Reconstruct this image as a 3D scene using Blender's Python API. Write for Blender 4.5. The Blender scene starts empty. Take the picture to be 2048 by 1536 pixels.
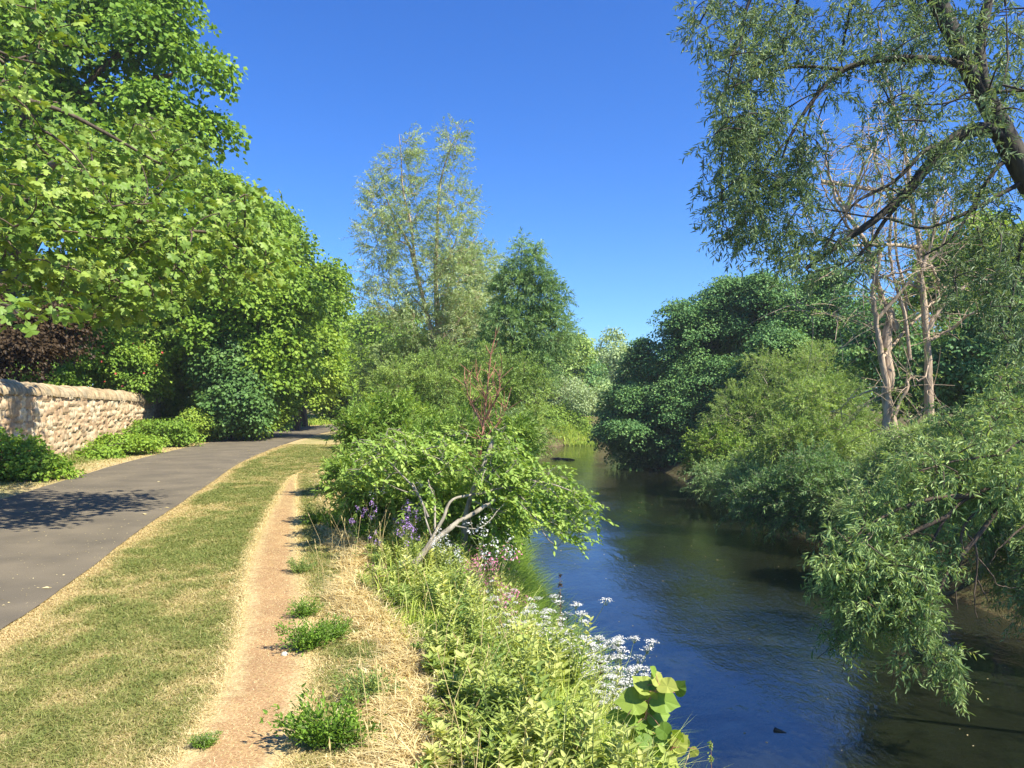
import bpy, math
import numpy as np
from math import radians, sin, cos, pi, atan

# ------------------------------------------------------------------ camera, sky, sun, exposure
F, HZ = 1592.0, 795.0                       # focal length and horizon row, in pixels of the 2048 x 1536 photograph
EYE = np.array([0.0, 0.0, 1.6])
PITCH = atan((HZ - 768.0) / F)
SUN_EL, SUN_AZ = radians(50), radians(121)   # azimuth clockwise from the view direction
SC = bpy.context.scene
COL = SC.collection
cam = bpy.data.objects.new('camera', bpy.data.cameras.new('camera'))
COL.objects.link(cam)
cam.location = EYE
cam.rotation_euler = (pi / 2 + PITCH, 0, 0)
cam.data.sensor_width = 36.0
cam.data.lens = 36.0 * F / 2048.0
cam.data.clip_start = 0.05
cam.data.clip_end = 3000
SC.camera = cam

world = bpy.data.worlds.new('World')
SC.world = world
world.use_nodes = True
wt = world.node_tree
sky = wt.nodes.new('ShaderNodeTexSky')
sky.sky_type = 'NISHITA'
sky.sun_disc = False
sky.sun_elevation = SUN_EL
sky.sun_rotation = SUN_AZ
sky.air_density = 1.0
sky.dust_density = 0.2
sky.ozone_density = 3.0
hs = wt.nodes.new('ShaderNodeHueSaturation')
hs.inputs['Saturation'].default_value = 1.22
hs.inputs['Hue'].default_value = 0.505
wt.links.new(sky.outputs[0], hs.inputs['Color'])
skm = wt.nodes.new('ShaderNodeMix')
skm.data_type = 'RGBA'
skm.blend_type = 'MULTIPLY'
skm.inputs[0].default_value = 1
skm.inputs[7].default_value = (.35, .54, .80, 1)
wt.links.new(hs.outputs[0], skm.inputs[6])
wt.links.new(skm.outputs[2], wt.nodes['Background'].inputs['Color'])
wt.nodes['Background'].inputs['Strength'].default_value = 0.13

sl = bpy.data.lights.new('sun', 'SUN')
sl.energy = 5.0
sl.angle = radians(0.55)
sl.color = (1.0, 0.93, 0.80)
sun = bpy.data.objects.new('sun', sl)
COL.objects.link(sun)
SUNDIR = np.array([sin(SUN_AZ) * cos(SUN_EL), cos(SUN_AZ) * cos(SUN_EL), sin(SUN_EL)])

vs = SC.view_settings
vs.view_transform = 'Standard'
vs.look = 'None'
vs.exposure = 1.08
vs.gamma = 1.0
SC.render.engine = 'CYCLES'
SC.cycles.max_bounces = 6
SC.cycles.diffuse_bounces = 3
SC.cycles.glossy_bounces = 3
SC.cycles.transmission_bounces = 4
SC.cycles.transparent_max_bounces = 8
SC.cycles.use_denoising = True
SC.cycles.caustics_reflective = False
SC.cycles.caustics_refractive = False

from mathutils import Vector
sun.rotation_euler = Vector(SUNDIR).to_track_quat('Z', 'Y').to_euler()

R = np.random.default_rng(11)


def W(px, py, Y):
    x, y = (px - 1024) / F, (768 - py) / F
    d = np.array([x, cos(PITCH) - y * sin(PITCH), sin(PITCH) + y * cos(PITCH)])
    return EYE + d * (Y / d[1])


def unit(v):
    return v / np.maximum(np.linalg.norm(v, axis=-1, keepdims=True), 1e-9)


def sstep(a, b, x):
    t = np.clip((x - a) / (b - a), 0, 1)
    return t * t * (3 - 2 * t)


def vnoise(x, y, seed=0):
    xi, yi = np.floor(x).astype(np.int64), np.floor(y).astype(np.int64)
    fx, fy = x - xi, y - yi
    fx, fy = fx * fx * (3 - 2 * fx), fy * fy * (3 - 2 * fy)

    def h(a, b):
        n = (a * 374761393 + b * 668265263 + seed * 1442695041) & 0xFFFFFFFF
        n = ((n ^ (n >> 13)) * 1274126177) & 0xFFFFFFFF
        return ((n ^ (n >> 16)) & 0xFFFF) / 65535.0
    return (h(xi, yi) * (1 - fx) + h(xi + 1, yi) * fx) * (1 - fy) + (h(xi, yi + 1) * (1 - fx) + h(xi + 1, yi + 1) * fx) * fy


def fbm(x, y, seed=0, o=4):
    s, a, t = 0, .5, 0
    for i in range(o):
        s = s + a * vnoise(x * 2 ** i + 17.3 * i, y * 2 ** i + 5.1 * i, seed + i)
        t += a
        a *= .5
    return s / t


# ------------------------------------------------------------------ the lie of the land
BT = np.array([(-30, 1.0), (0, .35), (3.4, -.4), (5.7, -1.0), (8.35, -1.75), (12, -2.7), (20, -4.2), (30, -4.9), (45, -4.6), (52, -3.5), (58, -1), (64, 4), (75, 13), (90, 36), (200, 160)], float)
WL = np.array([(-30, 3.2), (0, 2.0), (4, 1.5), (6, 1.1), (8, .75), (11, .35), (14, .05), (18.5, -.25), (25, -.3), (35, .2), (48, .9), (55, 1.9), (59, 3.2), (61, 6), (64, 9), (75, 18), (90, 42), (200, 170)], float)
WR = np.array([(-30, 10), (0, 8.6), (8, 7.7), (18.5, 7.3), (27, 7.0), (41, 6.8), (50, 7.6), (56, 11), (62, 17), (70, 25), (90, 54), (200, 185)], float)
PATH = np.array([(-2.2, -30), (-2.9, -6), (-4.15, 2), (-4.93, 5.5), (-5.28, 7), (-6.1, 10.5), (-7.2, 15.5), (-8.05, 19.5), (-8.9, 25), (-9.55, 31), (-9.95, 37), (-9.75, 43), (-8.8, 49), (-6.8, 55), (-2, 63), (6, 72), (20, 84)], float)
TRAIL = np.array([(-.9, -6), (-1.05, 0), (-1.2, 3), (-1.32, 4.2), (-1.72, 5.8), (-2.27, 7.6), (-2.9, 10), (-3.7, 13.2), (-4.2, 15.2), (-4.5, 16.6)], float)


def curve_pts(P, step=.15):
    """Catmull-Rom through P."""
    Q = np.vstack([2 * P[0] - P[1], P, 2 * P[-1] - P[-2]])
    out = []
    for i in range(1, len(Q) - 2):
        n = max(2, int(np.linalg.norm(Q[i + 1] - Q[i]) / step))
        t = np.linspace(0, 1, n, endpoint=False)[:, None]
        a, b, c, d = Q[i - 1], Q[i], Q[i + 1], Q[i + 2]
        out.append(.5 * (2 * b + (c - a) * t + (2 * a - 5 * b + 4 * c - d) * t ** 2 + (3 * b - a - 3 * c + d) * t ** 3))
    out.append(P[-1:])
    return np.vstack(out)


def bt(y):
    return np.interp(y, BT[:, 0], BT[:, 1]) + .12 * np.sin(y * 1.7) * (y < 40)


def wl(y):
    return np.interp(y, WL[:, 0], WL[:, 1])


def wr(y):
    return np.interp(y, WR[:, 0], WR[:, 1])


PC = curve_pts(PATH, .5)
TC = curve_pts(TRAIL, .3)


def path_x(y):
    return np.interp(y, PC[:, 1], PC[:, 0])


def trail_x(y):
    return np.interp(y, TC[:, 1], TC[:, 0])


WATER = -2.0


def gz(x, y):
    x, y = np.asarray(x, float), np.asarray(y, float)
    b, l, r = bt(y), wl(y), wr(y)
    t = np.clip((x - b) / np.maximum(l - b, .3), 0, 1)
    z = -2.03 * t ** 2.1
    z = z + .04 * (fbm(x * .6, y * .6, 5, 2) - .5) * (np.abs(x - path_x(y)) > 1.6)
    z = z - sstep(0, 1.0, x - l) * .45
    z = np.where(x > l, z + .10 * (fbm(x * 1.2, y * .8, 9, 3) - .5), z)
    up = x - r
    z = z + np.where(up > -.8, 2.0 * sstep(-.8, 3.2, up) + .9 * sstep(2, 14, up), 0)
    z = z + .5 * sstep(-13, -40, x) * (y > 5)
    return z


# ------------------------------------------------------------------ mesh helpers
class MB:
    def __init__(self):
        self.v, self.f, self.a, self.n = [], [], [], 0

    def add(self, v, f, a=0.5):
        v = np.asarray(v, np.float32).reshape(-1, 3)
        f = np.asarray(f, np.int64).reshape(-1, 3)
        a = np.broadcast_to(np.asarray(a, np.float32), (len(v),))
        self.v.append(v); self.f.append(f + self.n); self.a.append(a); self.n += len(v)

    def mesh(self, name, mat, smooth=False):
        v, f, a = np.vstack(self.v), np.vstack(self.f), np.concatenate(self.a)
        me = bpy.data.meshes.new(name)
        me.vertices.add(len(v)); me.vertices.foreach_set('co', v.ravel())
        me.loops.add(len(f) * 3); me.loops.foreach_set('vertex_index', f.ravel().astype(np.int32))
        me.polygons.add(len(f)); me.polygons.foreach_set('loop_start', np.arange(0, len(f) * 3, 3, dtype=np.int32))
        me.polygons.foreach_set('loop_total', np.full(len(f), 3, np.int32))
        me.polygons.foreach_set('use_smooth', np.full(len(f), smooth, bool))
        at = me.attributes.new('v', 'FLOAT', 'POINT'); at.data.foreach_set('value', a)
        me.materials.append(mat)
        me.update(calc_edges=True)
        return me

    def build(self, name, mat, parent=None, smooth=False):
        o = bpy.data.objects.new(name, self.mesh(name, mat, smooth))
        COL.objects.link(o)
        if parent is not None:
            o.parent = parent
        return o


def rebase(mb, loc):
    for i in range(len(mb.v)):
        mb.v[i] = (mb.v[i] - np.asarray(loc, np.float32)).astype(np.float32)
    return mb


def tag(o, label=None, cat=None, group=None, kind=None):
    if label: o['label'] = label
    if cat: o['category'] = cat
    if group: o['group'] = group
    if kind: o['kind'] = kind
    return o


def empty(name, loc, rz=0.0):
    o = bpy.data.objects.new(name, None)
    COL.objects.link(o)
    o.location = loc; o.rotation_euler = (0, 0, rz)
    o.empty_display_size = .2
    return o


def copy_tree(o, parent=None):
    c = o.copy(); COL.objects.link(c); c.parent = parent
    for ch in list(o.children):
        copy_tree(ch, c)
    return c


# leaf templates: (u along, v across, w along the normal), triangles
T_RHOMB = (np.array([(0, 0, 0), (.42, -.5, .05), (1, 0, -.06), (.42, .5, .05)]), np.array([(0, 1, 2), (0, 2, 3)]))
T_OVAL = (np.array([(0, 0, 0), (.28, -.48, .04), (.68, -.36, .02), (1, 0, -.1), (.68, .36, .02), (.28, .48, .04)]), np.array([(0, 1, 3), (1, 2, 3), (0, 3, 5), (3, 4, 5)]))
T_LANCE = (np.array([(0, 0, 0), (.3, -.5, .03), (.65, -.4, -.02), (1, 0, -.16), (.65, .4, -.02), (.3, .5, .03)]), np.array([(0, 1, 3), (1, 2, 3), (0, 3, 5), (3, 4, 5)]))
_m = [(-.10, -.22), (.02, -.5), (.22, -.3), (.42, -.52), (.62, -.5), (.62, -.18), (.8, -.2), (1.0, 0)]
_mo = [(0, 0)] + _m + [(a, -b) for a, b in _m[-2::-1]]
T_MAPLE = (np.array([(.35, 0, .03)] + [(a, b, .05 - .5 * b * b - .28 * max(a - .3, 0)) for a, b in _mo]), np.array([(0, i, i + 1) for i in range(1, len(_mo))] + [(0, len(_mo), 1)]))
_h = [(-.08, -.14), (-.06, -.3), (.04, -.44), (.2, -.53), (.4, -.54), (.58, -.47), (.73, -.33), (.86, -.15), (1.02, 0)]
_ho = [(0, 0)] + _h + [(a, -b) for a, b in _h[-2::-1]]
T_HEART = (np.array([(.4, 0, -.02)] + [(a, b, .09 * abs(b) + .03 * sin(a * 9 + b * 7) - .16 * max(a - .4, 0)) for a, b in _ho]), np.array([(0, i, i + 1) for i in range(1, len(_ho))] + [(0, len(_ho), 1)]))
T_DISC = (np.array([(0, 0, 0)] + [(.5 * cos(a), .5 * sin(a), 0) for a in np.linspace(0, 2 * pi, 7)[:-1]]), np.array([(0, i, i % 6 + 1) for i in range(1, 7)]))


def scatter(mb, T, pos, dirn, nrm, L, Wd, val):
    """Place a copy of leaf template T at each pos."""
    tv, tf = T
    n = len(pos)
    if n == 0:
        return
    d = unit(dirn)
    s = unit(np.cross(nrm, d))
    nn = np.cross(d, s)
    L = np.broadcast_to(L, (n,)); Wd = np.broadcast_to(Wd, (n,)); val = np.broadcast_to(val, (n,))
    V = (pos[:, None] + d[:, None] * (tv[None, :, 0:1] * L[:, None, None]) + s[:, None] * (tv[None, :, 1:2] * Wd[:, None, None])
         + nn[:, None] * (tv[None, :, 2:3] * L[:, None, None]))
    k = len(tv)
    Fc = tf[None] + (np.arange(n) * k)[:, None, None]
    mb.add(V.reshape(-1, 3), Fc.reshape(-1, 3), np.repeat(val, k))


def rnd3(n, rng=None):
    return (rng or R).normal(size=(n, 3))


def tubes(mb, P, rad, k=3, val=.5):
    """P n x m x 3 polylines, rad n x m."""
    P = np.asarray(P, float); n, m = P.shape[:2]
    if n == 0:
        return
    T = np.gradient(P, axis=1) if m > 2 else np.repeat((P[:, 1:] - P[:, :1]), m, 1)
    T = unit(T)
    ref = np.where(np.abs(unit(P[:, -1] - P[:, 0])[:, 2:3]) > .8, np.array([[1., 0, 0]]), np.array([[0, 0, 1.]]))[:, None]
    A = unit(np.cross(T, ref)); B = np.cross(T, A)
    th = np.arange(k) * 2 * pi / k
    V = P[:, :, None] + rad[:, :, None, None] * (A[:, :, None] * np.cos(th)[:, None] + B[:, :, None] * np.sin(th)[:, None])
    f = []
    for i in range(m - 1):
        for j in range(k):
            a, b = i * k + j, i * k + (j + 1) % k
            f += [(a, b, b + k), (a, b + k, a + k)]
    f = np.array(f)[None] + (np.arange(n) * m * k)[:, None, None]
    mb.add(V.reshape(-1, 3), f.reshape(-1, 3), val)


def limb(mb, pts, r0, r1, k=8, seg=6, wob=0.0, val=.5, rng=None):
    """One tapering limb through pts; returns its nodes and radii."""
    pts = np.array(pts, float)
    C = curve_pts(pts, max(np.linalg.norm(np.diff(pts, axis=0), axis=1).sum() / (seg * (len(pts) - 1) + 1e-6), .02))
    n = len(C)
    if wob:
        C = C + np.cumsum(rnd3(n, rng), 0) * wob / math.sqrt(n) * np.linspace(0, 1, n)[:, None]
    t = np.linspace(0, 1, n)
    r = (r0 * (1 - t) + r1 * t) * (1 + .08 * np.sin(t * 23 + pts[0, 0] * 5))
    tubes(mb, C[None], r[None], k, val)
    return C, r


def grow(mb, nodes, targets, r0=.012, r1=.004, m=6, sag=.1, k=3, up=.0, rng=None, back=0.0):
    """Join every target to the nearest node of the growing network by a curved twig."""
    rng = rng or R
    nodes = np.array(nodes); targets = np.array(targets)
    if len(targets) == 0:
        return
    d = np.sqrt(((targets[:, None] - nodes[None, ::max(1, len(nodes) // 400)]) ** 2).sum(-1)).min(1)
    order = np.argsort(d)
    buf = np.zeros((len(nodes) + len(targets) * (m - 1), 3)); buf[:len(nodes)] = nodes; c = len(nodes)
    PP, RR = [], []
    for i in order:
        T = targets[i]
        dv = buf[:c] - T
        q = (dv ** 2).sum(1) + back * np.maximum(dv[:, 2], 0)
        j = int(np.argmin(q))
        S = buf[j]; L = math.sqrt(q[j])
        if L < .02:
            continue
        mid = (S + T) / 2 + rng.normal(size=3) * L * .12 + np.array([0, 0, up * L])
        t = np.linspace(0, 1, m)[:, None]
        C = (1 - t) ** 2 * S + 2 * t * (1 - t) * mid + t ** 2 * T
        C[:, 2] -= sag * L * (t[:, 0] ** 2 - t[:, 0]) * -1 * 0
        buf[c:c + m - 1] = C[1:]; c += m - 1
        ra = min(r0, r1 + .018 * L)
        PP.append(C); RR.append(np.linspace(ra, r1, m))
    if PP:
        tubes(mb, np.array(PP), np.array(RR), k, .5)


def blades(mb, pos, h, w, lean, bend, val, rng=None):
    """Curved grass blades: 3 levels, 5 vertices."""
    rng = rng or R
    n = len(pos)
    a = rng.uniform(0, 2 * pi, n)
    side = np.stack([np.cos(a), np.sin(a), np.zeros(n)], 1)
    h = np.broadcast_to(h, (n,))[:, None]; w = np.broadcast_to(w, (n,))[:, None]
    up = np.array([0, 0, 1.])
    p1 = pos + h * (.55 * up + .45 * lean)
    p2 = pos + h * ((1 - bend[:, None] * .45) * up + lean * (1 + bend[:, None] * .9))
    V = np.stack([pos - side * w * .5, pos + side * w * .5, p1 - side * w * .42, p1 + side * w * .42, p2], 1)
    f = np.array([(0, 1, 3), (0, 3, 2), (2, 3, 4)])[None] + (np.arange(n) * 5)[:, None, None]
    mb.add(V.reshape(-1, 3), f.reshape(-1, 3), np.repeat(val, 5))


# ------------------------------------------------------------------ materials
def mat(name):
    m = bpy.data.materials.new(name); m.use_nodes = True
    return m, m.node_tree, m.node_tree.nodes['Principled BSDF']


def ramp(nt, cols, pos=None, interp='LINEAR'):
    r = nt.nodes.new('ShaderNodeValToRGB')
    pos = pos or [i / (len(cols) - 1) for i in range(len(cols))]
    e = r.color_ramp.elements
    while len(e) < len(cols):
        e.new(.5)
    for i, (p, c) in enumerate(zip(pos, cols)):
        e[i].position = p; e[i].color = (*c, 1)
    r.color_ramp.interpolation = interp
    return r


def leaf_mat(name, cols, pos=None, trans=.35, rough=.5, spec=.22, twarm=(1.25, 1.15, .55), k=2.3):
    cols = [(min(q[0] * k * (1.06 if k > 1 else 1), .85), min(q[1] * k, .85), min(q[2] * k * (.9 if k > 1 else 1), .85)) for q in cols]
    m, nt, b = mat(name)
    at = nt.nodes.new('ShaderNodeAttribute'); at.attribute_name = 'v'
    r = ramp(nt, cols, pos)
    nt.links.new(at.outputs['Fac'], r.inputs[0])
    nt.links.new(r.outputs[0], b.inputs['Base Color'])
    b.inputs['Roughness'].default_value = rough
    b.inputs['Specular IOR Level'].default_value = spec
    tr = nt.nodes.new('ShaderNodeBsdfTranslucent')
    mx = nt.nodes.new('ShaderNodeMix'); mx.data_type = 'RGBA'; mx.blend_type = 'MULTIPLY'; mx.inputs[0].default_value = 1
    mx.inputs[7].default_value = (*twarm, 1)
    nt.links.new(r.outputs[0], mx.inputs[6]); nt.links.new(mx.outputs[2], tr.inputs['Color'])
    ms = nt.nodes.new('ShaderNodeMixShader'); ms.inputs[0].default_value = trans
    nt.links.new(b.outputs[0], ms.inputs[1]); nt.links.new(tr.outputs[0], ms.inputs[2])
    nt.links.new(ms.outputs[0], nt.nodes['Material Output'].inputs['Surface'])
    return m


def bark_mat(name, c1, c2, scale=14, rough=.85):
    m, nt, b = mat(name)
    tc = nt.nodes.new('ShaderNodeTexCoord')
    mp = nt.nodes.new('ShaderNodeMapping'); mp.inputs['Scale'].default_value = (1, 1, .25)
    nt.links.new(tc.outputs['Object'], mp.inputs[0])
    nz = nt.nodes.new('ShaderNodeTexNoise'); nz.inputs['Scale'].default_value = scale; nz.inputs['Detail'].default_value = 6
    nt.links.new(mp.outputs[0], nz.inputs['Vector'])
    r = ramp(nt, [c1, c2], [.35, .65]); nt.links.new(nz.outputs['Fac'], r.inputs[0]); nt.links.new(r.outputs[0], b.inputs['Base Color'])
    bp = nt.nodes.new('ShaderNodeBump'); bp.inputs['Strength'].default_value = .7; bp.inputs['Distance'].default_value = .03
    nt.links.new(nz.outputs['Fac'], bp.inputs['Height']); nt.links.new(bp.outputs[0], b.inputs['Normal'])
    b.inputs['Roughness'].default_value = rough
    return m


M = {}
M['syc'] = leaf_mat('sycamore_leaf', [(.035, .075, .012), (.07, .135, .018), (.13, .205, .03)])
M['sycnear'] = leaf_mat('sycamore_leaf_light', [(.05, .10, .02), (.11, .19, .03), (.22, .29, .07)], trans=.3, spec=.3, k=1.65)
M['broad'] = leaf_mat('broad_leaf', [(.04, .085, .014), (.085, .15, .02), (.15, .215, .03)])
M['bright'] = leaf_mat('bright_leaf', [(.065, .125, .02), (.12, .195, .03), (.20, .265, .045)], k=1.9)
M['yellow'] = leaf_mat('yellow_green_leaf', [(.08, .145, .02), (.14, .22, .03), (.22, .29, .05)], k=1.9)
M['dark'] = leaf_mat('dark_leaf', [(.022, .055, .016), (.045, .095, .026), (.09, .15, .045)], trans=.2, spec=.22)
M['darktree'] = leaf_mat('dark_tree_leaf', [(.025, .065, .026), (.055, .12, .038), (.13, .205, .06)], trans=.25)
M['willow'] = leaf_mat('willow_leaf', [(.05, .095, .04), (.12, .185, .07), (.24, .31, .14)], trans=.33, spec=.35)
M['willowshade'] = leaf_mat('willow_leaf_deep', [(.04, .09, .035), (.09, .16, .06), (.18, .26, .11)], trans=.33, spec=.35)
M['willowpale'] = leaf_mat('willow_leaf_pale', [(.08, .13, .06), (.15, .21, .1), (.25, .31, .17)], trans=.35, spec=.5)
M['wlgreen'] = leaf_mat('willow_leaf_green', [(.07, .125, .03), (.13, .205, .055), (.23, .31, .09)], trans=.33, spec=.3, k=2.0)
M['willownear'] = leaf_mat('willow_leaf_near', [(.04, .08, .045), (.085, .14, .07), (.18, .24, .13)], trans=.3, spec=.35, k=1.9)
M['copper'] = leaf_mat('copper_leaf', [(.03, .02, .012), (.055, .038, .02), (.09, .06, .03)], trans=.25, k=1.2)
M['elm'] = leaf_mat('elm_leaf', [(.07, .14, .025), (.13, .21, .045), (.23, .31, .08)], trans=.33, k=1.85)
M['herb'] = leaf_mat('herb_leaf', [(.045, .09, .03), (.09, .15, .04), (.17, .22, .06), (.28, .31, .12)], trans=.35, k=1.95)
M['tallgrass'] = leaf_mat('tall_grass_blade', [(.06, .12, .02), (.13, .2, .035), (.26, .32, .07), (.42, .4, .16)], [0, .4, .75, 1], trans=.35)
M['straw'] = leaf_mat('straw_blade', [(.58, .47, .22), (.76, .63, .31), (.86, .76, .45)], trans=.35, twarm=(1.1, 1., .7), k=1)
M['lawn'] = leaf_mat('lawn_blade', [(.60, .48, .24), (.46, .40, .17), (.29, .30, .09), (.19, .24, .06)], [0, .35, .65, 1], trans=.3, k=1)
M['poplar'] = leaf_mat('poplar_leaf', [(.10, .19, .035), (.18, .29, .05), (.32, .37, .09)], trans=.3, spec=.2, k=1.15)
M['white'] = leaf_mat('white_petal', [(.6, .6, .55), (.82, .82, .78)], trans=.2, twarm=(1, 1, 1), k=1)
M['purple'] = leaf_mat('purple_petal', [(.42, .24, .60), (.68, .45, .82)], trans=.25, twarm=(1, 1, 1), k=1)
M['pink'] = leaf_mat('pink_petal', [(.5, .14, .24), (.72, .3, .42)], trans=.25, twarm=(1, 1, 1), k=1)
M['rose'] = leaf_mat('red_flower', [(.5, .06, .06), (.7, .16, .14)], trans=.2, twarm=(1, 1, 1), k=1)
M['stem'] = bark_mat('green_stem', (.12, .17, .05), (.2, .24, .08))
M['redstem'] = bark_mat('red_brown_stem', (.24, .10, .06), (.45, .22, .14))
M['bark'] = bark_mat('bark_brown', (.05, .035, .022), (.14, .10, .065))
M['barkdark'] = bark_mat('bark_dark', (.02, .017, .012), (.07, .06, .04))
M['barkpale'] = bark_mat('bark_pale', (.30, .22, .14), (.56, .43, .29))
M['barkgrey'] = bark_mat('bark_grey', (.16, .14, .10), (.36, .32, .24))

# ------------------------------------------------------------------ ground, path, trail, river
def lawn_green(x, y):
    g = fbm(x * .9, y * .6, 21, 3) * .45 + fbm(x * 5, y * 4, 31, 4) * .55
    g = .30 + .62 * sstep(.28, .62, g)
    dp = np.abs(x - path_x(y)) - 1.42
    g = g * sstep(-.05, .25, dp - .22 * vnoise(x * 2, y * 2, 3))
    dt = np.abs(x - trail_x(y)) - trail_w(y)
    g = g * np.where((y < 16.6) & (y > -6), sstep(-.12, .22, dt), 1)
    return g


def trail_w(y):
    return np.interp(y, [0, 4, 8, 11, 14, 16.6], [.23, .22, .22, .18, .10, .015])


def ground_sheet():
    xs = np.concatenate([[-600, -250, -120, -70, -45, -30], np.arange(-22, -8, .4), np.arange(-8, -5.2, .12), np.arange(-5.2, 2.5, .06), np.arange(2.5, 11, .2), np.arange(11, 24, .6), [28, 40, 60, 90, 140, 260, 600]])
    ys = np.concatenate([[-600, -120, -40, -15, -8, -4, -1], np.arange(1, 14, .08), np.arange(14, 30, .18), np.arange(30, 70, .5), np.arange(70, 130, 2), [140, 170, 220, 320, 700, 1500]])
    X, Y = np.meshgrid(xs, ys)
    x, y = X.ravel(), Y.ravel()
    z = gz(x, y)
    z = z + np.where((x > -8) & (x < 1) & (y < 30), .012 * (fbm(x * 3, y * 3, 77, 3) - .5), 0) * (np.abs(x - path_x(y)) > 1.5)
    z = np.where(np.abs(x - path_x(y)) < 1.6, z - .004, z)
    nx, ny = len(xs), len(ys)
    i = (np.arange(ny - 1)[:, None] * nx + np.arange(nx - 1)[None]).ravel()
    f = np.stack([np.stack([i, i + 1, i + 1 + nx], 1), np.stack([i, i + 1 + nx, i + nx], 1)], 1).reshape(-1, 3)
    # attribute: 0..1 lawn straw to green; 2 = bank soil; 3 = river bed
    g = lawn_green(x, y)
    t = (x - bt(y))
    g = np.where(t > -.55, 0.0, g)
    bank = sstep(.0, .5, t)
    bed = sstep(-1.95, -2.1, z)
    mb = MB(); mb.add(np.stack([x, y, z], 1), f, g)
    m, nt, b = mat('ground_soil_and_turf')
    at = nt.nodes.new('ShaderNodeAttribute'); at.attribute_name = 'v'
    ab = nt.nodes.new('ShaderNodeAttribute'); ab.attribute_name = 'bank'
    ad = nt.nodes.new('ShaderNodeAttribute'); ad.attribute_name = 'bed'
    tc = nt.nodes.new('ShaderNodeTexCoord')

    def noise(s, d=5):
        n = nt.nodes.new('ShaderNodeTexNoise'); n.inputs['Scale'].default_value = s; n.inputs['Detail'].default_value = d
        nt.links.new(tc.outputs['Object'], n.inputs['Vector']); return n
    n1, n2, n3 = noise(35), noise(9), noise(2.2)

    def mix(a, bb, fac, mode='MIX'):
        q = nt.nodes.new('ShaderNodeMix'); q.data_type = 'RGBA'; q.blend_type = mode
        for s, v in ((6, a), (7, bb), (0, fac)):
            if hasattr(v, 'links'):
                nt.links.new(v, q.inputs[s])
            else:
                q.inputs[s].default_value = v if s == 0 else (*v, 1)
        return q.outputs[2]
    straw = ramp(nt, [(.30, .215, .10), (.48, .37, .19), (.58, .46, .26)], [.3, .52, .72]); nt.links.new(n1.outputs['Fac'], straw.inputs[0])
    green = ramp(nt, [(.13, .14, .04), (.26, .25, .085), (.42, .37, .16)], [.3, .5, .72]); nt.links.new(n1.outputs['Fac'], green.inputs[0])
    soil = ramp(nt, [(.05, .035, .02), (.10, .085, .035), (.13, .14, .05)], [.3, .5, .7]); nt.links.new(n2.outputs['Fac'], soil.inputs[0])
    bedc = ramp(nt, [(.05, .035, .018), (.13, .095, .05), (.26, .20, .125)], [.35, .5, .68]); nt.links.new(n2.outputs['Fac'], bedc.inputs[0])
    c = mix(straw.outputs[0], green.outputs[0], at.outputs['Fac'])
    c = mix(c, soil.outputs[0], ab.outputs['Fac'])
    c = mix(c, bedc.outputs[0], ad.outputs['Fac'])
    nt.links.new(c, b.inputs['Base Color'])
    b.inputs['Roughness'].default_value = .95; b.inputs['Specular IOR Level'].default_value = .1
    bp = nt.nodes.new('ShaderNodeBump'); bp.inputs['Strength'].default_value = .8; bp.inputs['Distance'].default_value = .02
    nt.links.new(n1.outputs['Fac'], bp.inputs['Height']); nt.links.new(bp.outputs[0], b.inputs['Normal'])
    o = mb.build('ground', m, smooth=True)
    far = sstep(16, 20, np.abs(x - path_x(y)))
    for nm, v in (('bank', np.maximum(np.maximum(bank, far * .8), sstep(-2.6, -3.4, x - path_x(y)) * .75)), ('bed', bed)):
        a = o.data.attributes.new(nm, 'FLOAT', 'POINT'); a.data.foreach_set('value', np.clip(v, 0, 1).astype(np.float32))
    return tag(o, kind='structure')


ground_sheet()


def ribbon(name, C, hw, lift, m, rough=.0, nc=9, seed=0):
    T = unit(np.gradient(C, axis=0)); N = np.stack([T[:, 1], -T[:, 0]], 1)
    n = len(C); s = np.arange(n)
    hl = hw + rough * (fbm(s * .35, s * 0., seed, 3) - .5) * 2
    hr = hw + rough * (fbm(s * .35, s * 0. + 9, seed + 1, 3) - .5) * 2
    u = np.linspace(-1, 1, nc)
    Wd = np.where(u[None] < 0, hl[:, None], hr[:, None]) * u[None]
    P = C[:, None] + N[:, None] * Wd[..., None]
    z = gz(P[..., 0], P[..., 1]) + lift
    V = np.concatenate([P, z[..., None]], -1).reshape(-1, 3)
    i = (np.arange(n - 1)[:, None] * nc + np.arange(nc - 1)[None]).ravel()
    f = np.stack([np.stack([i, i + nc + 1, i + 1], 1), np.stack([i, i + nc, i + nc + 1], 1)], 1).reshape(-1, 3)
    f = f[:, ::1]
    mb = MB(); mb.add(V, f, np.tile(np.abs(u), n))
    return mb.build(name, m, smooth=True)


m, nt, b = mat('asphalt')
tc = nt.nodes.new('ShaderNodeTexCoord')
na = nt.nodes.new('ShaderNodeTexNoise'); na.inputs['Scale'].default_value = 160; na.inputs['Detail'].default_value = 3
nb = nt.nodes.new('ShaderNodeTexNoise'); nb.inputs['Scale'].default_value = 1.3; nb.inputs['Detail'].default_value = 6
nc_ = nt.nodes.new('ShaderNodeTexVoronoi'); nc_.inputs['Scale'].default_value = 6
for q in (na, nb, nc_): nt.links.new(tc.outputs['Object'], q.inputs['Vector'])
ra = ramp(nt, [(.115, .10, .072), (.19, .165, .12)], [.35, .65]); nt.links.new(na.outputs['Fac'], ra.inputs[0])
rb = ramp(nt, [(.78, .77, .76), (1.14, 1.1, 1.04)], [.35, .68]); nt.links.new(nb.outputs['Fac'], rb.inputs[0])
mx = nt.nodes.new('ShaderNodeMix'); mx.data_type = 'RGBA'; mx.blend_type = 'MULTIPLY'; mx.inputs[0].default_value = 1
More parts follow.
